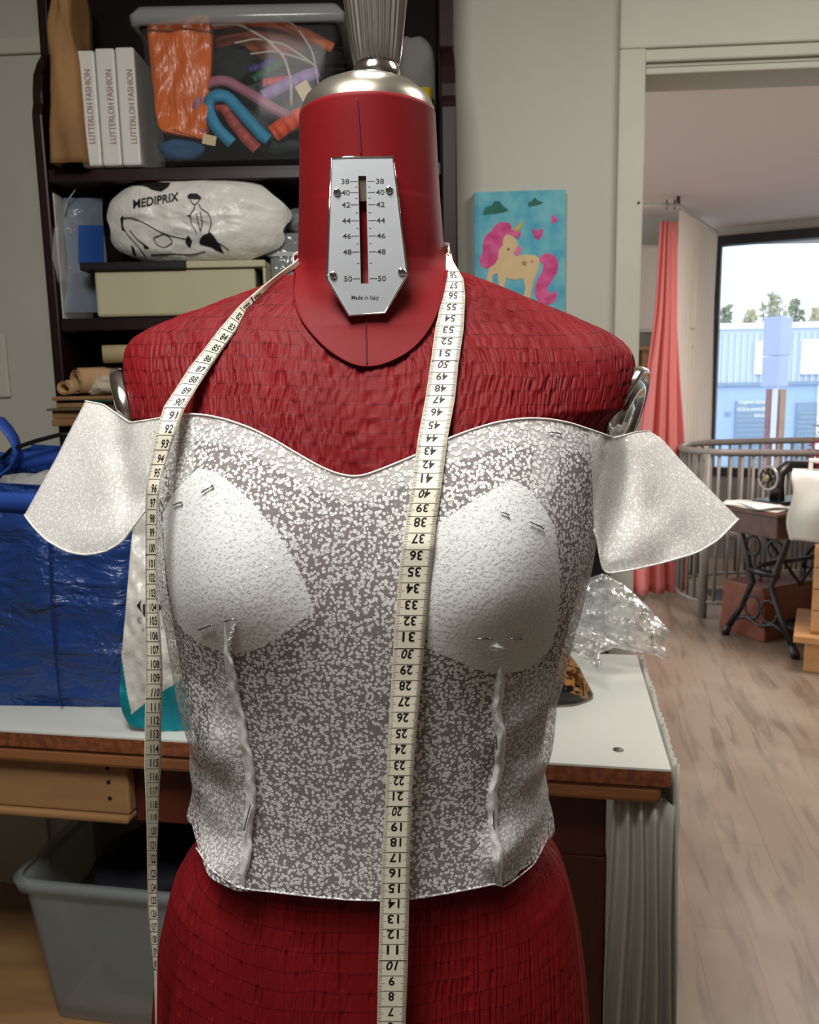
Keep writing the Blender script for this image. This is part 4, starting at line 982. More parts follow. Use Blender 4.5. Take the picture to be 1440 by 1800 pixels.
for poly in ([(855, 600), (900, 608), (930, 638), (960, 600), (1005, 605), (1000, 670), (945, 748), (890, 705)], [(1105, 450), (1140, 425), (1165, 470), (1210, 482), (1170, 525), (1110, 540), (1115, 490)]): paint('painted_heart', poly, hot)
paint('painted_eye', [(555+18*math.cos(a), 848+18*math.sin(a)) for a in np.linspace(0, 2*PI, 10, endpoint=False)], mat('painted_brown', c(120, 90, 60), .6), .0018)
for cx_, cy_, r_ in ((762, 1030, 46), (865, 1012, 24)):
    paint('painted_star', [(cx_+(r_ if i % 2 == 0 else r_*.42)*math.sin(i*PI/5), cy_-(r_ if i % 2 == 0 else r_*.42)*math.cos(i*PI/5)) for i in range(10)], mat('painted_tan', c(160, 122, 92), .6), .0018)
# ================================================================== DRESS FORM
YA = .60                                        # the form's vertical axis
def zat(py, Y=YA): return at(650, py, Y)[2]
def curve(pts, side):                           # silhouette points (px) -> x(z) on the axis plane
    q = sorted([(at(x, y, YA)[2], at(x, y, YA)[0]) for x, y in pts]); q = np.array(q)
    return q[:, 0], q[:, 1]
def gsm(v, s):
    k = np.exp(-.5*(np.arange(-3*s, 3*s+1)/s)**2); k /= k.sum(); return np.convolve(np.pad(v, 3*s, mode='edge'), k, 'valid')
ZG = np.arange(.70, 1.66, .001)
class Surf:
    """closed body of horizontal rings: left/right silhouettes, front and back depth, squareness; bumps push the front out"""
    def __init__(self, L, R, front, back, nn, bumps=(), sm=4):
        zl, xl = curve(L, 0); zr, xr = curve(R, 1)
        self.xl = gsm(np.interp(ZG, zl, xl), sm); self.xr = gsm(np.interp(ZG, zr, xr), sm)
        f = lambda t: gsm(np.interp(ZG, *np.array(sorted((zat(a), b) for a, b in t)).T), 10)
        self.f, self.b, self.n = f(front), f(back), f(nn)
        self.bumps = [(at(px, py, YA-.11)[0], at(px, py, YA-.11)[2], h, sx_, sz_) for px, py, h, sx_, sz_ in bumps]
        w0 = (self.xr-self.xl)/2*(1-np.sqrt(1-np.clip(.8*self.f/YA, 0, .9)**2)); self.xl = self.xl+w0; self.xr = self.xr-w0
        self.neck = None
    def g(self, a, z): return np.interp(z, ZG, a)
    def chest(self, x, z, fp):
        """front depth: the neck column runs on down into the chest"""
        if self.neck is None: return fp
        zn, wn, dn = self.neck; w_, d_ = np.interp(z, zn, wn), np.interp(z, zn, dn)
        b = d_*np.sqrt(np.clip(1-((x-self.ncx)/w_)**2, 0, 1))
        kk = np.interp(z, [zn[2], zn[3], zn[-3]], [.010, .007, .0004])
        return np.where(z > zn[-1], fp, .5*(fp+b+np.sqrt((fp-b)**2+kk**2)))
    def bump(self, x, z):
        r = 0
        for bx_, bz, h, sx_, sz_ in self.bumps:
            dz = np.asarray(z)-bz; s = np.where(dz > 0, sz_*1.45, sz_)
            r = r + h*np.exp(-.5*((np.asarray(x)-bx_)/sx_)**2-.5*(dz/s)**2)
        return r
    def front_y(self, x, z):
        xl, xr = self.g(self.xl, z), self.g(self.xr, z); xc, w_ = (xl+xr)/2, (xr-xl)/2
        t = np.clip(np.abs((x-xc)/w_), 0, 1); n = self.g(self.n, z); pr = (1-t**n)**(1/n)
        return YA - self.chest(x, z, self.g(self.f, z)*pr) - self.bump(x, z)*np.minimum(1, pr*1.6)
    def point(self, th, z):
        """th: 0 right side, pi/2 front, pi left side, 3pi/2 back"""
        xl, xr = self.g(self.xl, z), self.g(self.xr, z); xc, w_ = (xl+xr)/2, (xr-xl)/2; n = self.g(self.n, z)
        c_, s_ = np.cos(th), np.sin(th)
        x = xc+w_*np.sign(c_)*np.abs(c_)**(2/n); pr = np.abs(s_)**(2/n)
        y = np.where(s_ >= 0, YA-self.chest(x, z, self.g(self.f, z)*pr)-self.bump(x, z)*np.minimum(1, pr*1.6), YA+self.g(self.b, z)*pr)
        return np.stack([x, y, z+0*x], -1)
    def on(self, px, py, off=0.0):
        q = at(px, py, YA-.10)
        for _ in range(8): q = at(px, py, float(self.front_y(q[0], q[2]))-off)
        return q

LB = [(527, 205), (527, 300), (526, 380), (525, 440), (524, 462), (517, 478), (500, 489), (455, 507), (395, 529), (330, 553), (280, 572), (248, 588), (230, 604), (224, 630), (228, 665), (234, 700), (243, 740), (262, 790), (286, 850), (296, 930), (302, 1030), (318, 1120), (342, 1210), (354, 1290), (356, 1340), (350, 1400), (336, 1450), (318, 1500), (303, 1560), (290, 1620), (281, 1700), (276, 1800), (280, 1900), (300, 1980)]
RB = [(766, 205), (771, 300), (776, 380), (780, 430), (784, 452), (796, 472), (828, 485), (880, 504), (950, 534), (1010, 560), (1060, 580), (1090, 597), (1108, 618), (1112, 645), (1107, 680), (1092, 730), (1076, 762), (1055, 800), (1036, 850), (1028, 930), (1018, 1030), (995, 1120), (968, 1210), (952, 1290), (950, 1340), (956, 1400), (966, 1440), (985, 1490), (1000, 1540), (1012, 1590), (1023, 1660), (1030, 1730), (1034, 1800), (1030, 1900), (1008, 1980)]
body = Surf(LB, RB,
    [(205, .050), (440, .050), (462, .048), (480, .032), (520, .040), (580, .056), (640, .070), (700, .082), (760, .092), (830, .102), (900, .108), (1000, .110), (1100, .106), (1200, .097), (1300, .090), (1360, .089), (1440, .094), (1550, .104), (1650, .112), (1800, .120), (1950, .115)],
    [(205, .050), (440, .050), (480, .055), (580, .075), (700, .095), (900, .10), (1100, .09), (1350, .075), (1500, .10), (1700, .12), (1950, .12)],
    [(205, 2.0), (440, 2.0), (500, 2.1), (580, 2.3), (640, 2.6), (740, 2.7), (850, 2.6), (1100, 2.5), (1900, 2.5)],
    bumps=((405, 1010, .017, .036, .036), (880, 1010, .017, .036, .036)))

LT = [(238, 735), (250, 780), (268, 830), (281, 870), (287, 940), (291, 1000), (300, 1060), (311, 1130), (328, 1210), (342, 1270), (341, 1310), (347, 1345), (342, 1380), (333, 1410), (336, 1450), (342, 1485), (352, 1510), (372, 1532), (420, 1562), (460, 1600)]
RT = [(1090, 735), (1082, 770), (1070, 805), (1056, 850), (1047, 900), (1034, 980), (1018, 1050), (996, 1130), (984, 1190), (966, 1260), (957, 1300), (953, 1335), (963, 1362), (960, 1385), (970, 1405), (973, 1430), (968, 1455), (952, 1490), (935, 1522), (905, 1545), (880, 1566), (850, 1600)]
ease = .0045
top = Surf(LT, RT,
    [(720, .0925), (760, .099), (830, .111), (900, .118), (1000, .121), (1100, .119), (1200, .114), (1300, .110), (1360, .109), (1440, .111), (1550, .117), (1600, .120)],
    [(720, .100), (900, .105), (1100, .095), (1350, .082), (1500, .104), (1600, .115)],
    [(720, 2.8), (850, 2.6), (1100, 2.4), (1400, 2.5), (1600, 2.6)],
    bumps=((405, 1000, .022, .036, .040), (875, 1000, .022, .036, .040)), sm=3)
# the side hem narrows in the picture because it curves upward; keep the real width below that
zhl = zat(1475)
for arr, sgn in ((top.xl, 1), (top.xr, -1)):
    ref = np.interp(zhl, ZG, arr); body_a = body.xl if sgn > 0 else body.xr
    arr[ZG < zhl] = (body_a[ZG < zhl] - sgn*.006) if False else np.where(sgn > 0, np.minimum(ref, body_a[ZG < zhl]-.004), np.maximum(ref, body_a[ZG < zhl]+.004))
top.xl, top.xr = gsm(top.xl, 4), gsm(top.xr, 4)
clip = np.clip((zat(724)-ZG)/.010, 0, 1)*np.clip((ZG-zat(1520))/.016, 0, 1)
body.xl = body.xl + clip*np.maximum(0, top.xl+.011-body.xl); body.xr = body.xr - clip*np.maximum(0, body.xr-top.xr+.011)
zk = [zat(700), zat(640), zat(580), zat(530), zat(500), zat(468), zat(428), zat(365)]
body.ncx = float((body.g(body.xl, zat(420))+body.g(body.xr, zat(420)))/2)
_w0 = float((body.g(body.xr, zat(428))-body.g(body.xl, zat(428)))/2)
body.neck = (np.array(zk), np.r_[_w0*np.array([1.46, 1.36, 1.24, 1.11, 1.05, 1.008, 1.0]), float((body.g(body.xr, zat(365))-body.g(body.xl, zat(365)))/2)], np.array([.030, .052, .056, .0545, .0522, .0504, .0501, .0500]))
def red_mat(name, smock):
    k = NT(name); b = k.b; b.inputs['Roughness'].default_value = .55; b.inputs['Specular IOR Level'].default_value = .12
    b.inputs['Sheen Weight'].default_value = .0; b.inputs['Sheen Roughness'].default_value = .5; b.inputs['Sheen Tint'].default_value = (1, .35, .35, 1)
    base = c(116, 19, 25)
    tc = k.n('ShaderNodeTexCoord'); nz = k.n('ShaderNodeTexNoise', i_Scale=25, i_Detail=3); k.l(tc.outputs['Object'], nz.inputs['Vector'])
    col = k.mix(k.step(nz.outputs[0], .3, .7), base, c(107, 17, 22))
    if smock:
        uv = k.n('ShaderNodeUVMap'); sp = k.n('ShaderNodeSeparateXYZ'); k.l(uv.outputs[0], sp.inputs[0])
        fr = k.math('FRACT', sp.outputs[1]); d = k.math('ABSOLUTE', k.math('SUBTRACT', fr, .5))       # .5 at the stitch line
        dash = k.math('GREATER_THAN', k.math('SINE', k.math('MULTIPLY', sp.outputs[0], 2*PI/.0030)), -.95)
        line = k.math('MULTIPLY', k.step(d, .462, .49), dash)
        col = k.mix(k.math('MULTIPLY', line, .7), col, c(46, 6, 10))
    else:
        wv = k.n('ShaderNodeTexNoise', i_Scale=900, i_Detail=1); k.l(tc.outputs['Object'], wv.inputs['Vector'])
        bp = k.n('ShaderNodeBump', i_Strength=.06, i_Distance=.0004); k.l(wv.outputs[0], bp.inputs['Height']); k.l(bp.outputs[0], b.inputs['Normal'])
    k.l(col, b.inputs['Base Color']); return k.m
red_smock, red_plain = red_mat('red_shirred_fabric', True), red_mat('red_neck_fabric', False)
zfloor = 0
df = thing('dress_form', 'red adjustable dress form with shirred fabric and a metal size gauge on its neck', 'dress form', (at(650, 1500, YA)[0], YA, 0))
# shirred body: dense rings with real gathers between the stitch lines
zTop, zBot = zat(488), zat(1975)
th = np.r_[np.linspace(-.25, PI+.25, 1040, endpoint=False), np.linspace(PI+.25, 2*PI-.25, 110, endpoint=False)]
zz = np.linspace(zTop, zBot, 440)
TH, ZZ = np.meshgrid(th, zz)
P0 = body.point(TH, ZZ)
seg = np.linalg.norm(np.diff(P0, axis=1, append=P0[:, :1]), axis=-1); U = np.cumsum(seg, axis=1); U -= U[:, [np.argmin(abs(th-PI/2))]]
du = np.roll(P0, -1, 1)-np.roll(P0, 1, 1); dv = np.gradient(P0, axis=0); N = np.cross(du, dv); N /= np.linalg.norm(N, axis=-1, keepdims=True)+1e-12
N *= np.sign(np.sum(N*(P0-np.array([body.g((body.xl+body.xr)/2, 1.2), YA, 0]))[..., :]*np.array([1, 1, 0]), -1, keepdims=True)+1e-9)
V = (zTop-ZZ); zw = zat(1330)
wav = .0028*noise3(np.stack([U*16, ZZ*14, 0*U], -1)) + .0010*noise3(np.stack([U*60, ZZ*40, 0*U+3.], -1)) - .006*np.exp(-(U/.07)**2)*np.where(ZZ > zw, 1, 0) + .010*(U/.2)**2*np.where(ZZ < zw, 1, .2)
rowc = np.where(ZZ > zw, (V+wav)/.0088, (zTop-zw+wav)/.0088 + (zw-ZZ)/.0125)
ri = np.floor(rowc); rf = rowc-ri
env = np.sin(PI*rf)**.55
nA, nB, nC = smooth1(509, 1), smooth1(997, 2), smooth1(1499, 3)
off = (ri*.9) % 300
low = ZZ < zw
sh = (rf-.5)*.0016*np.sin(ri*2.1)
ang = (rf-.5)*.0022*nB(ri*3.7+U/.012)
q1 = np.where(low, nA((U+sh*.5)/.0026+120+.35*nC(ri*5.1+U/.01)), nA((U+sh+ang)/.0023+off))
q2 = np.where(low, nB((U+sh)/.0047+off*.1), nB((U+sh+ang)/.0031+off*1.7+40))
val = np.exp(-(q1/.20)**2)*(.45+.55*np.clip(nC(U/.006+off*2.3)*1.5+.4, 0, 1)) + .35*np.exp(-(q2/.2)**2)
env = np.sin(PI*rf)**.28
D = env*(.0003+.00035*q2) - (.25+.75*env)*np.where(low, .0021, .0022)*val
fade = np.clip((zTop-ZZ)/.006, 0, 1)*np.clip((ZZ-zBot)/.01, 0, 1)
PB = P0 + N*(D*fade)[..., None]
m = MB(); m.grid(PB, close_v=True)
nv = len(m.v); m.add([PB[-1].mean(0)], []); lastr = np.arange((len(zz)-1)*len(th), len(zz)*len(th))
m.f += [(int(lastr[i]), int(lastr[(i+1) % len(th)]), nv) for i in range(len(th))]; m.m += [0]*len(th)
uv = np.r_[np.stack([U.ravel(), rowc.ravel()], -1), [[0, 0]]]
m.build('shirred_body', red_smock, df, uv=uv)
# neck with its round bib lying on the chest
P = [body.point(np.linspace(0, 2*PI, 140, endpoint=False), np.full(140, z)) for z in np.linspace(zat(206), zat(466), 60)]
P = np.array(P); ctr = np.array([P[..., 0].mean(), YA, 0])
tpn = P[0]; roll_ = [tpn*1.0+(ctr*np.array([1, 1, 0])+tpn*np.array([0, 0, 1])-tpn)*k_+np.array([0, 0, h_]) for k_, h_ in ((.5, .0015), (.12, .0022), (.03, .0012))]
m = MB(); m.grid(np.concatenate([roll_, P]), close_v=True)
bib = [(525, 428), (779, 428), (784, 452), (786, 475), (778, 520), (763, 563), (745, 592), (724, 614), (702, 628), (672, 641), (644, 645), (622, 641), (605, 633), (584, 620), (565, 604), (545, 582), (531, 563), (520, 540), (514, 505), (518, 478), (524, 460)]
gd = scan(bib, 60, 70); G0 = []
for row in gd:
    G0.append([body.on(x, y, .0002+.0020*min(1, max(0, (y-476)/30))) for x, y in row])
m.grid(G0)
nk = m.build('neck_cover', red_plain, df)
tp = [(628, 172), (630, 200), (633, 240), (635, 274)]
sm_ = mat('seam_thread', c(84, 12, 20), .8)
MB().tube([body.on(x, y, .0004) for x, y in resample([(x, y, 0) for x, y in tp], 16)[:, :2]], .0005, 5).build('neck_seam', sm_, nk)
MB().tube([body.on(x, y, .0027) for x, y in resample([(643, 560, 0), (645, 643, 0)], 12)[:, :2]], .0005, 5).build('neck_seam', sm_, nk)
edge = [body.on(x, y, .0024) for x, y in smoothp(resample([(x, y, 0) for x, y in bib[3:-1]], 60), 3)[:, :2]]
MB().tube(edge, .0007, 5).build('bib_edge', red_plain, nk)
# chrome cap and fluted knob
ztop = zat(206); xcn = float((body.g(body.xl, ztop)+body.g(body.xr, ztop))/2); rn = float((body.g(body.xr, ztop)-body.g(body.xl, ztop))/2)
champ = mat('satin_cap_metal', c(158, 152, 140), .32, .9)
MB().lathe([(rn*.99, .0), (rn*.98, .004), (rn*.90, .011), (rn*.72, .018), (rn*.5, .0225), (rn*.3, .0245), (.0001, .025)], (xcn, YA, ztop), 64).build('neck_cap', champ, df)
kx = xcn+.0065
kb = MB().lathe([(.0155, .021), (.0165, .024), (.0165, .029), (.0150, .031), (.0152, .0325)], (kx, YA, ztop), 48).build('knob', M['chrome'], df)
MB().lathe([(.0140, .0325), (.0152, .034), (.0170, .045), (.0215, .082), (.0238, .105), (.0240, .112), (.0215, .117), (.012, .120), (.0001, .121)], (kx+.0005, YA, ztop), 210, flute=(30, .045)).build('fluted_grip', mat('bright_chrome', (.95, .95, .94, 1), .2, 1), kb)
# size gauge
pts = [(583, 278), (612, 276.5), (690.5, 276), (697, 325), (716, 484), (677, 550), (613.5, 555), (575, 491), (578, 400)]
_ya, _yb = float(body.on(640, 285, .0045)[1]), float(body.on(645, 550, .0062)[1])
plt = mat('gauge_metal', c(156, 160, 164), .45, .3, noise=(60, .04))
slot = [(630, 310), (643.7, 310), (648, 499), (634.6, 499)]
def gy(y): return _ya+(_yb-_ya)*(y-285)/265
def gp(x, y, o_=0.): return at(x, y, gy(y)-o_)
n_ = len(pts); bm = bmesh.new()
vo = [bm.verts.new(gp(*q_)) for q_ in pts]; vi = [bm.verts.new(gp(*q_)) for q_ in slot]
eo = [bm.edges.new((vo[i], vo[(i+1) % n_])) for i in range(n_)]; ei = [bm.edges.new((vi[i], vi[(i+1) % 4])) for i in range(4)]
bmesh.ops.triangle_fill(bm, use_beauty=True, edges=eo+ei)
bm.verts.index_update()
mm = MB(); mm.add([v.co[:] for v in bm.verts], [tuple(v.index for v in f.verts) for f in bm.faces]); bm.free()
gauge = mm.build('size_gauge', plt, df, smooth=False, solid=.0016, soff=0)
gauge['label'] = 'silver size gauge plate'
m = MB(); bl = .0021
def outline_ring(a_, b_):
    return [gp(*p_, b_) for p_ in a_]
rim = [gp(x, y, .0008) for x, y in pts]+[gp(*pts[0], .0008)]
MB().tube(rim, .0007, 6).build('gauge_rim', M['chrome'], gauge)
MB().box(gp(631, 310)[0], gp(645, 310)[0], gy(330)+.0018, gy(330)+.0032, gp(636, 352)[2], gp(636, 309)[2]).build('gauge_pointer', mat('pointer_metal', c(110, 98, 84), .4, .6), gauge, smooth=False)
m = MB()
def gtext(s, cx_, cy_, h, wsc=1.0):
    vs, fs = text2d(s, .006); hh_ = vs[:, 1].max()-vs[:, 1].min(); sc_ = h/hh_
    m.add([gp(cx_+v[0]*sc_*wsc, cy_-v[1]*sc_, .00095) for v in vs], fs)
def gline(x0, y0, x1, y1, w_=.9): m.add([gp(x0, y0-w_/2, .00095), gp(x1, y1-w_/2, .00095), gp(x1, y1+w_/2, .00095), gp(x0, y0+w_/2, .00095)], [(0, 1, 2, 3)])
ys_ = {38: 319, 40: 338.5, 42: 360, 44: 388, 46: 415, 48: 443, 50: 490}
for n__, y in ys_.items():
    f = (y-319)/171
    gtext(str(n__), 607+5*f, y, 9.2, 1.18); gtext(str(n__), 668+3.5*f, y-.6, 9.2, 1.18)
    gline(615+5*f, y, 629+4*f, y-.3); gline(646+4*f, y-.3, 659+4.5*f, y-.6)
for y in (329, 348.5, 374, 401.5, 428.5, 463):
    f = (y-319)/171; gline(624+4.5*f, y, 628+4.5*f, y); gline(647+3.5*f, y-.4, 651+3.5*f, y-.4)
gtext('Made in Italy', 642, 524, 9.5, .92)
m.build('gauge_markings', M['ink'], gauge, smooth=False)
for x, y in ((592.5, 338), (684.5, 334), (586, 484), (706, 478)):
    q = gp(x, y, .0008); s_ = MB().lathe([(.0026, .0), (.0026, .0005), (.0020, .0014), (.0008, .0018), (.0001, .0018)], q, 18, axis=(0, -1, -.15)).build('screw', M['chrome'], gauge)
    MB().box(q[0]-.0016, q[0]+.0016, q[1]-.0021, q[1]-.0017, q[2]-.0003, q[2]+.0003).box(q[0]-.0003, q[0]+.0003, q[1]-.0021, q[1]-.0017, q[2]-.0016, q[2]+.0016).build('screw_cross', M['ink'], s_, smooth=False)
# chrome arm plates
arm_prof = [(.0001, .006), (.012, .006), (.015, .004), (.022, .004), (.025, .007), (.029, .007), (.032, .003), (.036, .003), (.0385, .006), (.0405, .005), (.041, .0), (.040, -.003)]
for (px_, py_, ax, dy) in ((1101, 740, (.84, -.42, -.32), -.004), (227, 745, (-.955, -.235, -.22), .0)):
    q = at(px_, py_, YA+dy); sgn = 1 if ax[0] > 0 else -1
    MB().lathe(arm_prof, q-np.array([sgn*.004, 0, 0]), 48, axis=ax, sx=1, sy=1).build('arm_plate', M['chrome'], df)
# stand (below the frame)
xb_ = at(650, 1500, YA)[0]
MB().tube([(xb_, YA, zBot+.01), (xb_, YA, .10)], .014, 14).build('pole', M['chrome'], df)
for a in range(4):
    d_ = np.array([math.cos(a*PI/2+.6), math.sin(a*PI/2+.6), 0])
    MB().tube([np.array([xb_, YA, .16])+d_*.012, np.array([xb_, YA, .10])+d_*.12, np.array([xb_, YA, .014])+d_*.25], [.012, .012, .014], 10).build('leg', M['black'], df)

# ================================================================== SHEER TOP
def sheer_mat(name, gap=.22, dots=.95, col=c(240, 240, 238), scale=420.0, under=None, spark=True):
    """fine white net with printed foil rings; the net is mostly open, the rings are nearly solid"""
    k = NT(name); k.t.nodes.remove(k.b)
    tc = k.n('ShaderNodeTexCoord')
    nz = k.n('ShaderNodeTexNoise', i_Scale=420, i_Detail=2); k.l(tc.outputs['Object'], nz.inputs['Vector'])
    vo = k.n('ShaderNodeTexVoronoi', i_Scale=scale, i_Randomness=.9); k.l(tc.outputs['Object'], vo.inputs['Vector'])
    d = k.math('ADD', vo.outputs['Distance'], k.math('MULTIPLY', k.math('SUBTRACT', nz.outputs[0], .5), .62))
    disc = k.step(d, .57, .42); hole = k.step(d, .20, .08)
    ring = k.math('SUBTRACT', disc, k.math('MULTIPLY', hole, .45), True)
    wv = k.n('ShaderNodeTexNoise', i_Scale=1400, i_Detail=0); k.l(tc.outputs['Object'], wv.inputs['Vector'])
    gp_ = k.math('ADD', gap-.05, k.math('MULTIPLY', wv.outputs[0], .10))
    alpha = k.math('MAXIMUM', gp_, k.math('MULTIPLY', ring, dots))
    df_ = k.n('ShaderNodeBsdfDiffuse'); df_.inputs[0].default_value = col
    tl = k.n('ShaderNodeBsdfTranslucent'); tl.inputs[0].default_value = col
    m1 = k.n('ShaderNodeMixShader'); m1.inputs[0].default_value = .14; k.l(df_.outputs[0], m1.inputs[1]); k.l(tl.outputs[0], m1.inputs[2])
    body_s = m1.outputs[0]
    # foil glints: every fleck has its own tilt
    v2 = k.n('ShaderNodeTexVoronoi', i_Scale=620, i_Randomness=1.0); k.l(tc.outputs['Object'], v2.inputs['Vector'])
    gl = k.n('ShaderNodeBsdfAnisotropic'); gl.inputs['Roughness'].default_value = .27; gl.inputs[0].default_value = (.95, .95, .95, 1)
    geo = k.n('ShaderNodeNewGeometry')
    vm = k.n('ShaderNodeVectorMath', operation='SUBTRACT'); k.l(v2.outputs['Color'], vm.inputs[0]); vm.inputs[1].default_value = (.5, .5, .5)
    vs_ = k.n('ShaderNodeVectorMath', operation='SCALE'); k.l(vm.outputs[0], vs_.inputs[0]); vs_.inputs['Scale'].default_value = .75
    va = k.n('ShaderNodeVectorMath', operation='ADD'); k.l(vs_.outputs[0], va.inputs[0]); k.l(geo.outputs['Normal'], va.inputs[1])
    vn = k.n('ShaderNodeVectorMath', operation='NORMALIZE'); k.l(va.outputs[0], vn.inputs[0]); k.l(vn.outputs[0], gl.inputs['Normal'])
    m2 = k.n('ShaderNodeMixShader'); k.l(k.math('MULTIPLY', k.math('MULTIPLY', k.step(v2.outputs['Distance'], .42, .30), ring), .5), m2.inputs[0]); k.l(body_s, m2.inputs[1]); k.l(gl.outputs[0], m2.inputs[2])
    tr = k.n('ShaderNodeBsdfTransparent')
    m3 = k.n('ShaderNodeMixShader'); k.l(alpha, m3.inputs[0]); k.l(tr.outputs[0], m3.inputs[1]); k.l(m2.outputs[0], m3.inputs[2])
    k.l(m3.outputs[0], k.out.inputs[0])
    return k.m
net = sheer_mat('sheer_foil_net'); net2 = sheer_mat('double_sheer_net', .75, .98); net_s = sheer_mat('sleeve_sheer_net', .67, .98, c(238, 237, 232))
plainnet = NT('plain_net_facing'); plainnet.t.nodes.remove(plainnet.b)
_d1 = plainnet.n('ShaderNodeBsdfDiffuse'); _d1.inputs[0].default_value = c(226, 228, 224); _t1 = plainnet.n('ShaderNodeBsdfTransparent'); _m1 = plainnet.n('ShaderNodeMixShader'); _m1.inputs[0].default_value = .42
plainnet.l(_t1.outputs[0], _m1.inputs[1]); plainnet.l(_d1.outputs[0], _m1.inputs[2]); plainnet.l(_m1.outputs[0], plainnet.out.inputs[0]); plainnet = plainnet.m

gt = thing('off_shoulder_blouse', 'white sheer off shoulder blouse with sparkling dots and bra cups, pinned on the dress form', 'blouse', (at(650, 1570, YA)[0], YA, zat(1590)))
topedge = [(240, 742), (285, 735), (330, 727), (365, 730), (400, 738), (440, 752), (480, 772), (520, 796), (560, 819), (590, 832), (618, 838), (640, 836), (670, 825), (700, 813), (740, 796), (790, 770), (830, 755), (870, 743), (905, 737), (935, 735), (970, 737), (1005, 744), (1040, 756), (1075, 768)]
hem = [(318, 1415), (333, 1452), (345, 1490), (370, 1528), (420, 1561), (480, 1568), (560, 1577), (620, 1582), (680, 1583), (720, 1580), (780, 1571), (830, 1562), (872, 1553), (885, 1560), (905, 1547), (940, 1518), (960, 1478), (975, 1430), (985, 1410)]
def edgefn(pts):
    q = np.array([top.on(*p_) for p_ in pts]); i = np.argsort(q[:, 0]); return q[i, 0], q[i, 2]
tex, tez = edgefn(topedge); hx, hz = edgefn(hem)
def wrinkle(x, z, seed=0.):
    """soft folds of the loose side panels"""
    xl, xr = top.g(top.xl, z), top.g(top.xr, z); u = (x-(xl+xr)/2)/((xr-xl)/2)
    side = np.clip((np.abs(u)-.50)/.25, 0, 1); lowr = np.clip((zat(1120)-z)/.03, 0, 1)
    n = noise3(np.stack([x*26+z*16+seed, z*34-x*14, 0*x+seed+2.2], -1))
    n2 = noise3(np.stack([x*12, z*9, 0*x+5.1], -1))
    return side*lowr*(.0105*n+.002) + .0014*n2
nth, nz_ = 420, 190
th = np.linspace(0, 2*PI, nth, endpoint=False)
def top_mesh(off, ths, v0=0., v1=1., wr=1.0, inset=0.0):
    rows = []
    for v in np.linspace(v0, v1, nz_):
        z = np.full(len(ths), zat(1150))
        for _ in range(6):
            q = top.point(ths, z); fr_ = np.sin(ths) > -.15
            zt_e = np.where(fr_, np.interp(q[:, 0], tex, tez), tez[0]); zh_e = np.where(fr_, np.interp(q[:, 0], hx, hz), hz[0])
            sm__ = np.clip((np.sin(ths)+.35)/.35, 0, 1); zt_e = zt_e*sm__+tez[0]*(1-sm__); zh_e = zh_e*sm__+hz[0]*(1-sm__)
            z = zt_e*(1-v)+zh_e*v
        q = top.point(ths, z)
        w_ = wrinkle(q[:, 0], q[:, 2])*wr
        q[:, 1] -= np.where(np.sin(ths) > 0, (off+w_)*np.abs(np.sin(ths))**.5, -(off))
        q[:, 0] += np.cos(ths)*(off+.12*w_)
        rows.append(q)
    return rows
bod = MB().grid(top_mesh(0, th), close_v=True).build('bodice', net, gt)
MB().grid(top_mesh(-.0058, th, .004, .996, .3), close_v=True).build('underlayer', mat('mauve_grey_underlayer', c(96, 70, 68), .9), gt)  # added opaque layer, darkens the red form seen through the net
def tface(px_, py_, off=0.):
    q = at(px_, py_, YA-.10)
    for _ in range(9):
        q = at(px_, py_, float(top.front_y(q[0], q[2]))-float(wrinkle(np.array([q[0]]), np.array([q[2]]))[0])-off)
    return q
def patch(name, poly, off, m_, par, n=50, mm_=40, solid=0, fn=None):
    gd = scan(poly, n, mm_); P = [[(fn(x, y) if fn else tface(x, y, off)) for x, y in row] for row in gd]
    return MB().grid(P).build(name, m_, par, solid=solid)
# bra cups between the lining and the net
cupm = mat('white_cup_foam', c(226, 230, 229), .75)
patch('bra_cup', [(348, 823), (372, 826), (400, 844), (440, 880), (480, 928), (512, 975), (536, 1024), (553, 1073), (520, 1100), (480, 1127), (440, 1146), (405, 1150), (360, 1136), (325, 1112), (306, 1085), (296, 1030), (288, 960), (287, 900), (308, 862)], -.00025, cupm, gt, 60, 50)
patch('bra_cup', [(898, 843), (915, 850), (935, 866), (958, 895), (975, 925), (984, 990), (985, 1050), (978, 1110), (965, 1145), (935, 1172), (905, 1184), (875, 1186), (835, 1176), (795, 1158), (752, 1140), (748, 1060), (752, 980), (764, 925), (800, 900), (850, 870)], -.00025, cupm, gt, 60, 50)
# facings, seam allowances
def band(name, line, wid, off, m_, par, dirn=(0, 1), n=70, k=8):
    p_ = smoothp(resample([(x, y, 0) for x, y in line], n), 4)[:, :2]
    P = [[tface(x+dirn[0]*wid*j/(k-1), y+dirn[1]*wid*j/(k-1), off) for j in range(k)] for x, y in p_]
    return MB().grid(P).build(name, m_, par)
band('neckline_facing', topedge[1:-1], 46, -.0006, plainnet, gt)
rim_ = smoothp(resample([(x, y, 0) for x, y in topedge], 110), 2)[:, :2]
MB().tube([tface(x, y, .0003) for x, y in rim_], .0007, 6).build('rolled_edge', mat('white_thread', c(226, 222, 216), .8), gt)
rim_ = smoothp(resample([(x, y, 0) for x, y in hem[2:-2]], 110), 1)[:, :2]
MB().tube([tface(x, y, .0003) for x, y in rim_], .0006, 6).build('hem_edge', net, gt)
patch('seam_allowance', [(287, 742), (345, 730), (342, 790), (340, 850), (300, 862), (288, 800)], -.0010, plainnet, gt, 30, 16)
patch('seam_allowance', [(946, 737), (1000, 745), (985, 800), (975, 860), (960, 900), (930, 900), (936, 820)], -.0010, plainnet, gt, 30, 16)
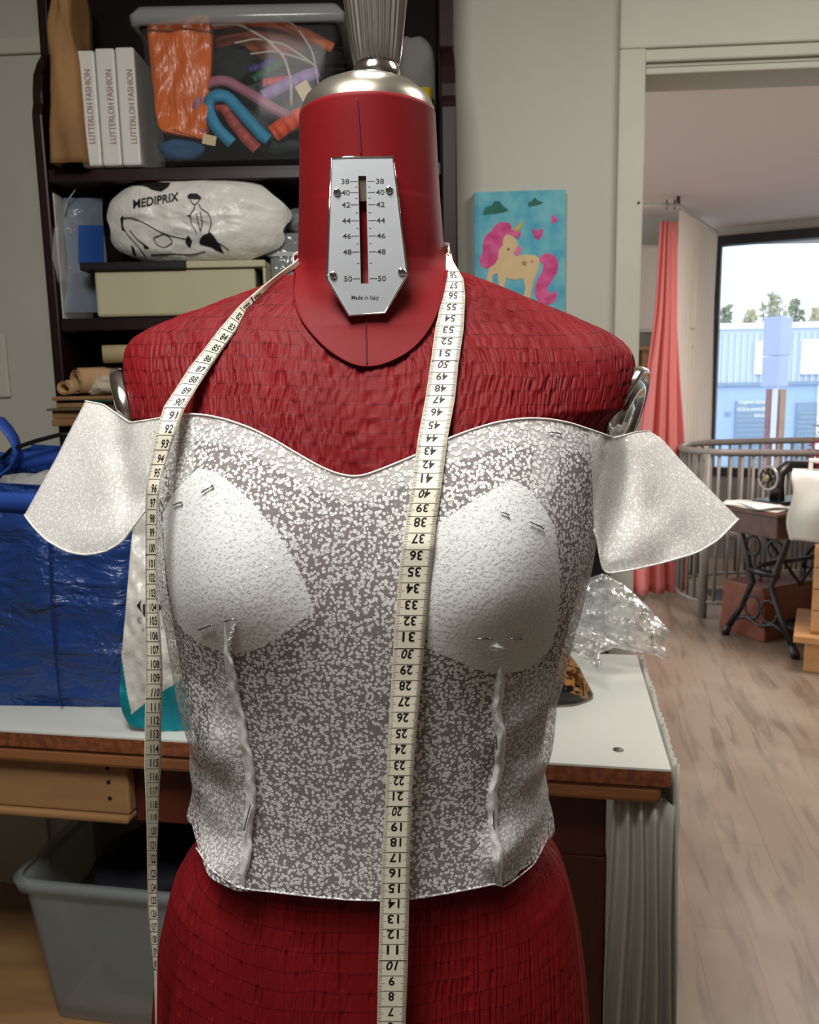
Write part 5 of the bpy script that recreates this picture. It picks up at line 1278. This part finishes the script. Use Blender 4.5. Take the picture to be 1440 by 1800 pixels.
patch('seam_allowance', [(388, 1150), (408, 1150), (420, 1220), (432, 1300), (440, 1360), (438, 1440), (432, 1510), (426, 1560), (418, 1556), (372, 1524), (352, 1490), (352, 1420), (362, 1340), (372, 1240)], -.0010, plainnet, gt, 60, 24)
patch('seam_allowance', [(845, 1460), (880, 1430), (930, 1500), (905, 1545), (880, 1556), (840, 1556)], -.0010, plainnet, gt, 30, 24)
patch('side_layer', [(886, 1190), (984, 1172), (965, 1255), (953, 1330), (957, 1380), (968, 1430), (948, 1490), (905, 1543), (884, 1553), (874, 1480), (870, 1400), (882, 1320), (878, 1250)], -.0006, plainnet, gt, 60, 24)
# pinned darts: raised folds of doubled net
def dart(name, line, wid, hgt):
    p_ = smoothp(resample([(x, y, 0) for x, y in line], 70), 3)[:, :2]; P = []
    for i, (x, y) in enumerate(p_):
        s = i/69; e = min(1, s*6, (1-s)*8+.25); wv_ = 2.2*math.sin(i*.55)+1.4*math.sin(i*1.3)
        P.append([tface(x-wid*.5*e+wv_*.3, y, -.0004), tface(x-wid*.2*e+wv_, y, hgt*e*.8), tface(x+wid*.15*e+wv_, y, hgt*e), tface(x+wid*.5*e+wv_*.6, y, hgt*e*.35), tface(x+wid*.25*e, y, -.0004)])
    MB().grid(P).build(name, net2, gt, sub=1)
dart('dart', [(392, 1092), (400, 1140), (406, 1180), (416, 1230), (428, 1290), (438, 1340), (444, 1385), (438, 1440), (434, 1500), (428, 1556)], 20, .006)
dart('dart', [(412, 1096), (404, 1130), (402, 1160)], 8, .003)
dart('dart', [(880, 1128), (884, 1165), (878, 1210), (874, 1250), (882, 1300), (880, 1340), (868, 1390), (866, 1430), (872, 1475), (876, 1510), (880, 1556)], 20, .006)
dart('dart', [(872, 1130), (878, 1150), (882, 1180)], 30, .0035)
# cap sleeves
def sleeve(name, out_top, out_mid, out_bot, topl, hemc, att, yo, yi, lab=None, bulge=.03):
    n, k_ = 60, 44
    up = smoothp(resample([(x, y, 0) for x, y in topl], k_), 2)[:, :2]; dn = smoothp(resample([(x, y, 0) for x, y in hemc], k_), 2)[:, :2]
    lo = smoothp(resample([(x, y, 0) for x, y in (out_top, *out_mid, out_bot)], n), 2)[:, :2]; ri_ = smoothp(resample([(x, y, 0) for x, y in att], n), 2)[:, :2]
    F_, B_ = [], []
    for i in range(n):
        s = i/(n-1); rf_, rb_ = [], []
        for j in range(k_):
            t = j/(k_-1)
            q = (1-s)*up[j]+s*dn[j]+(1-t)*lo[i]+t*ri_[i]-((1-s)*(1-t)*up[0]+(1-s)*t*up[-1]+s*(1-t)*dn[0]+s*t*dn[-1])
            y = yo+(yi-yo)*t; b = math.sin(PI*(t**.8))*(.55+.45*s)*bulge
            nn = .004*float(noise3(np.array([q[0]*.02, q[1]*.018, yo*9])))*math.sin(PI*t)
            fold = -.012*math.exp(-((t-.62-.25*(s-.5))/.12)**2)*math.sin(PI*min(1, s*1.1))
            rf_.append(at(*q, y-b-nn-fold)); 
            p2 = at(*q, y+.9*b); rb_.append(p2)
        F_.append(rf_); B_.append(rb_[::-1])
    G_ = [list(a)+list(b_[1:-1]) for a, b_ in zip(F_, B_)]
    MB().grid(G_, close_v=True).build(name, net_s, gt)
    MB().tube(F_[-1], .0007, 6).build('sleeve_hem', net_s, gt); MB().tube(F_[0], .0006, 6).build('sleeve_edge', net_s, gt)
ya_l = float(tface(292, 800)[1])+.004
sleeve('sleeve', (150, 705), [(120, 762), (98, 806), (70, 856)], (43, 905), [(150, 705), (182, 711), (205, 727), (228, 743), (262, 738), (292, 733)], [(43, 905), (58, 926), (82, 950), (118, 970), (150, 976), (185, 970), (215, 953), (242, 915), (270, 880), (290, 872)], [(292, 733), (290, 780), (290, 830), (290, 872)], YA, ya_l)
ya_r = float(tface(1040, 800)[1])+.006
sleeve('sleeve', (1142, 757), [(1165, 772), (1200, 812), (1250, 862)], (1299, 912), [(1142, 757), (1115, 760), (1095, 766), (1078, 770), (1055, 762), (1034, 754)], [(1299, 912), (1262, 950), (1225, 972), (1170, 988), (1110, 1002), (1062, 1009), (1056, 985), (1050, 950), (1044, 930)], [(1034, 754), (1040, 810), (1042, 870), (1044, 930)], YA-.005, ya_r)

# straight pins
for x0, y0, x1, y1, lab in ((354, 866, 373, 854, 'steel pin near the peak of the left bra cup'), (304, 888, 318, 883, 'steel pin on the left edge of the left bra cup beside the tape'),
        (348, 1108, 372, 1099, 'steel pin just left of the left dart tip'), (394, 1093, 413, 1088, 'steel pin across the left dart tip'), (964, 759, 986, 762, 'steel pin close to the top edge, near the right sleeve'),
        (880, 899, 893, 904, 'short steel pin near the peak of the right bra cup'), (932, 917, 955, 928, 'steel pin at the outer edge of the right bra cup'), (836, 1123, 862, 1123, 'steel pin left of the right dart tip'),
        (898, 1123, 918, 1123, 'steel pin right of the right dart tip'), (440, 1416, 429, 1458, 'long steel pin along the lower left dart'), (872, 1292, 874, 1316, 'steel pin along the middle of the right dart'), (868, 1424, 868, 1450, 'steel pin along the lower right dart')):
    hgt = .0065 if y0 > 1250 else .0016
    p0, p1 = tface(x0, y0, hgt), tface(x1, y1, hgt)
    t = thing('straight_pin', lab, 'pin', (p0+p1)/2, 'pins in the top')
    MB().tube([p0, p1], .00045, 6).build('shaft', M['steel'], t)
    MB().lathe([(.0001, -.0008), (.0007, -.0005), (.0009, 0), (.0007, .0005), (.0001, .0008)], p1, 10).build('pin_head', M['steel'], t)

# ================================================================== MEASURING TAPE
RT_ = [(440, 784, 792), (460, 784, 797), (490, 784, 815), (520, 778, 818), (580, 765, 815), (640, 757, 806), (700, 748, 800), (770, 735, 787), (850, 725, 777), (920, 713, 767), (1000, 702, 759), (1100, 694, 749), (1200, 688, 741), (1300, 682, 731), (1400, 678, 724), (1500, 672, 721), (1600, 668, 719), (1700, 665, 717), (1800, 663, 713), (1900, 661, 711)]
cmR = {58: 484, 57: 502, 56: 520, 55: 540, 54: 560, 53: 580, 52: 600, 51: 621, 50: 641, 49: 662, 48: 683, 47: 703, 46: 725, 45: 748, 44: 771, 43: 793, 42: 817, 41: 841, 40: 868, 39: 893, 38: 918, 37: 947, 36: 976, 35: 1005, 34: 1034, 33: 1063, 32: 1091, 31: 1119, 30: 1149, 29: 1177, 28: 1205, 27: 1233, 26: 1261, 25: 1289, 24: 1317, 23: 1345, 22: 1372, 21: 1399, 20: 1426, 19: 1453, 18: 1480, 17: 1507, 16: 1534, 15: 1561, 14: 1588, 13: 1615, 12: 1642, 11: 1669, 10: 1697, 9: 1724, 8: 1751, 7: 1778, 6: 1804, 5: 1831, 4: 1858, 3: 1885}
LL = [(456, 524), (479, 492), (506, 458), (537, 421), (583, 382), (611, 361), (646, 333), (688, 306), (715, 288), (754, 276), (809, 266), (858, 257), (892, 256), (997, 256), (1080, 256), (1150, 256), (1250, 255), (1350, 254), (1450, 258), (1526, 259), (1595, 260), (1665, 266), (1717, 271), (1800, 273), (1900, 275)]
LR = [(469, 527), (485, 500), (506, 474), (546, 434), (583, 415), (618, 389), (649, 368), (681, 347), (717, 325), (747, 314), (788, 300), (837, 285), (875, 279), (910, 277), (962, 276), (1014, 276), (1080, 280), (1156, 285), (1191, 286), (1243, 285), (1295, 283), (1330, 284), (1392, 280), (1451, 278), (1500, 276), (1560, 277), (1612, 278), (1665, 277), (1734, 276), (1800, 275.5), (1900, 277)]
cmL = {80: 519, 81: 537, 82: 555, 83: 574, 84: 592, 85: 611, 86: 630, 87: 649, 88: 667, 89: 687, 90: 707, 91: 730, 92: 754, 93: 780, 94: 806, 95: 831, 96: 858, 97: 884, 98: 911, 99: 936, 100: 963, 101: 990, 102: 1015, 103: 1042, 104: 1067, 105: 1091, 106: 1117, 107: 1142, 108: 1167, 109: 1191, 110: 1217, 111: 1242, 112: 1266, 113: 1290, 114: 1316, 115: 1341, 116: 1365, 117: 1390, 118: 1414, 119: 1437, 120: 1460, 121: 1485, 122: 1509, 123: 1535, 124: 1559, 125: 1582, 126: 1605, 127: 1628, 128: 1650, 129: 1672, 130: 1694, 131: 1716}
def hull_y(x, z):
    y = float(body.front_y(np.array(x), np.array(z)))
    if z < zat(700): y = min(y, float(top.front_y(np.array(x), np.array(z))))
    return y
lRT = np.array(RT_, float)
def rightY(py):     # depth of the right half: lies on the chest, hangs from the bust
    return float(np.interp(py, [440, 470, 500, 560, 640, 700, 780, 860, 960, 1100, 1200, 1400, 1600, 1900], YRv))
def surfmin(pxa, pxb, py):
    q = at((pxa+pxb)/2, py, YA-.10)
    for _ in range(6):
        ys = min(hull_y(at(p_, py, q[1])[0], q[2]) for p_ in (pxa, (pxa+pxb)/2, pxb)); q = at((pxa+pxb)/2, py, ys)
    return ys
kpy = [440, 470, 500, 560, 640, 700, 780, 860, 960, 1100, 1200, 1400, 1600, 1900]
YRv = [surfmin(np.interp(y, lRT[:, 0], lRT[:, 1]), np.interp(y, lRT[:, 0], lRT[:, 2]), y)-.0035 for y in kpy]
YRv[9:] = [min(v, YRv[8]+.002*(i+1)) for i, v in enumerate(YRv[9:])]
ribsR = []
for y in np.linspace(1900, 445, 200):
    a, b = np.interp(y, lRT[:, 0], lRT[:, 1]), np.interp(y, lRT[:, 0], lRT[:, 2]); Yt = rightY(y)
    ribsR.append((y, at(a, y, Yt+.0015), at(b, y, Yt)))
aL, aR = np.array(LL, float), np.array(LR, float)
def leftY(py):
    return float(np.interp(py, [456, 480, 520, 580, 650, 715, 760, 860, 1900], YLv))
kpl = [456, 480, 520, 580, 650, 715]
YLv = [surfmin(np.interp(y, aL[:, 0], aL[:, 1]), np.interp(y, aR[:, 0], aR[:, 1]), y)-.0035 for y in kpl]; YLv[4] -= .003; YLv[5] -= .007; YLv = YLv + [YLv[-1]-.008, min(YLv[-1]-.014, .525), .524]
ribsL = []
# the left half runs obliquely over the shoulder, so its two edges are paired along the slope
sl = np.r_[np.linspace(0, 1, 200)]
def edgepath(arr):
    d = np.r_[0, np.cumsum(np.hypot(np.diff(arr[:, 0]), np.diff(arr[:, 1])))]
    return d, arr
for y in np.linspace(460, 1900, 200):
    ya = y-6*np.clip((720-y)/150, 0, 1); yb_ = y+6*np.clip((720-y)/150, 0, 1)
    a = np.interp(ya, aL[:, 0], aL[:, 1]); b = np.interp(yb_, aR[:, 0], aR[:, 1])
    tw = .004*math.sin(y*.008)
    ribsL.append((y, at(a, ya, leftY(y)-.001+tw*(y > 800)), at(b, yb_, leftY(y)+.001-tw*(y > 800))))
# behind the neck
back = []
zR = (ribsR[-1][1]+ribsR[-1][2])/2; zL = (ribsL[0][1]+ribsL[0][2])/2
ncx = float((body.g(body.xl, zat(440))+body.g(body.xr, zat(440)))/2); nr = .0545
for a in np.linspace(-.25, PI+.25, 26):
    f = (a+.25)/(PI+.5); zc = zR[2]*(1-f)+zL[2]*f+.008*math.sin(PI*f)
    cpt = np.array([ncx+nr*math.cos(a), YA+.0+nr*math.sin(a), zc])
    hw_ = .0092*math.sin(PI*f)**.5+.002
    back.append((None, cpt+np.array([.25*hw_*math.cos(a), .25*hw_*math.sin(a), -hw_]), cpt+np.array([0, 0, hw_])))
mt = thing('measuring_tape', 'cream measuring tape hanging round the neck of the dress form', 'measuring tape', (at(650, 1500, YA)[0], YA-.06, at(690, 1900, .47)[2]))
tapem = mat('tape_vinyl', c(232, 226, 206), .45, noise=(30, .04), spec=.4)
allr = [(a, b) for _, a, b in ribsR] + [(b, a) if False else (a, b) for _, a, b in back] + [(a, b) for _, a, b in ribsL]
# right half: edge pair is (left,right); behind the neck (low,high); left half (left,right) seen from the front
R1 = [(a, b) for _, a, b in ribsR]; R2 = [(b, a) for _, a, b in back]; R3 = [(b, a) for _, a, b in ribsL]
def strip_mesh(rs, k=6): return [[a*(1-s)+b*s for s in np.linspace(0, 1, k)] for a, b in rs]
MB().grid(strip_mesh(R1+[( R2[0][1], R2[0][0])] if False else R1)).grid(strip_mesh([(b, a) for a, b in R1[-1:]] + R2 + R3[:1])).grid(strip_mesh(R3)).build('tape_band', tapem, mt, solid=.0003, soff=0)
m = MB()
def tape_marks(ribs, cm, flip, txtx, boldten=True):
    ys = np.array([r_[0] for r_ in ribs]); o = np.argsort(ys); ys = ys[o]
    A = np.array([ribs[i][1] for i in o]); B = np.array([ribs[i][2] for i in o])
    def pt(s, y, off=.00028):
        a = np.array([np.interp(y, ys, A[:, i]) for i in range(3)]); b = np.array([np.interp(y, ys, B[:, i]) for i in range(3)])
        a2 = np.array([np.interp(y+3, ys, A[:, i]) for i in range(3)])
        nn = np.cross(b-a, a2-a); nn /= np.linalg.norm(nn)+1e-12
        if nn[1] > 0: nn = -nn
        return a+(b-a)*s+nn*off
    ks = sorted(cm)
    for k_ in ks:
        yc = cm[k_]; y1 = cm.get(k_+1 if flip else k_-1)
        nxt = cm.get(k_-1 if flip else k_+1)
        if nxt is None: continue
        stp = abs(nxt-yc); ln = yc+(-.28*stp if flip else .40*stp)      # the long line of this centimetre
        if ln > 1895: continue
        ten = k_ % 10 == 0; w_ = 1.5 if ten else .9
        if flip: ln = yc-.36*stp
        m.add([pt(0.02, ln), pt(.98, ln), pt(.98, ln+w_), pt(0.02, ln+w_)], [(0, 1, 2, 3)])
        for i in range(1, 10):
            yy = ln+stp*i/10; l_ = .22 if i == 5 else .14
            m.add([pt(.01, yy), pt(l_, yy), pt(l_, yy+.55), pt(.01, yy+.55)], [(0, 1, 2, 3)])
            m.add([pt(.99, yy), pt(1-l_, yy), pt(1-l_, yy+.55), pt(.99, yy+.55)], [(0, 3, 2, 1)])
        vs, fs = text2d(str(k_), .018, .22 if ten else 0.)
        if not len(vs): continue
        hgt = vs[:, 1].max()-vs[:, 1].min(); wd = vs[:, 0].max()-vs[:, 0].min()
        sc = .58*stp/hgt; wmax = .40 if len(str(k_)) < 3 else .50
        if k_ < 10: wmax = .2
        sx_ = wmax/wd; sg = -1 if flip else 1
        m.add([pt(txtx+sg*v[0]*sx_, yc-sg*v[1]*sc) for v in vs], fs)
tape_marks(ribsR, cmR, True, .47); tape_marks(ribsL, cmL, False, .58)
m.build('tape_markings', M['ink'], mt, smooth=False)
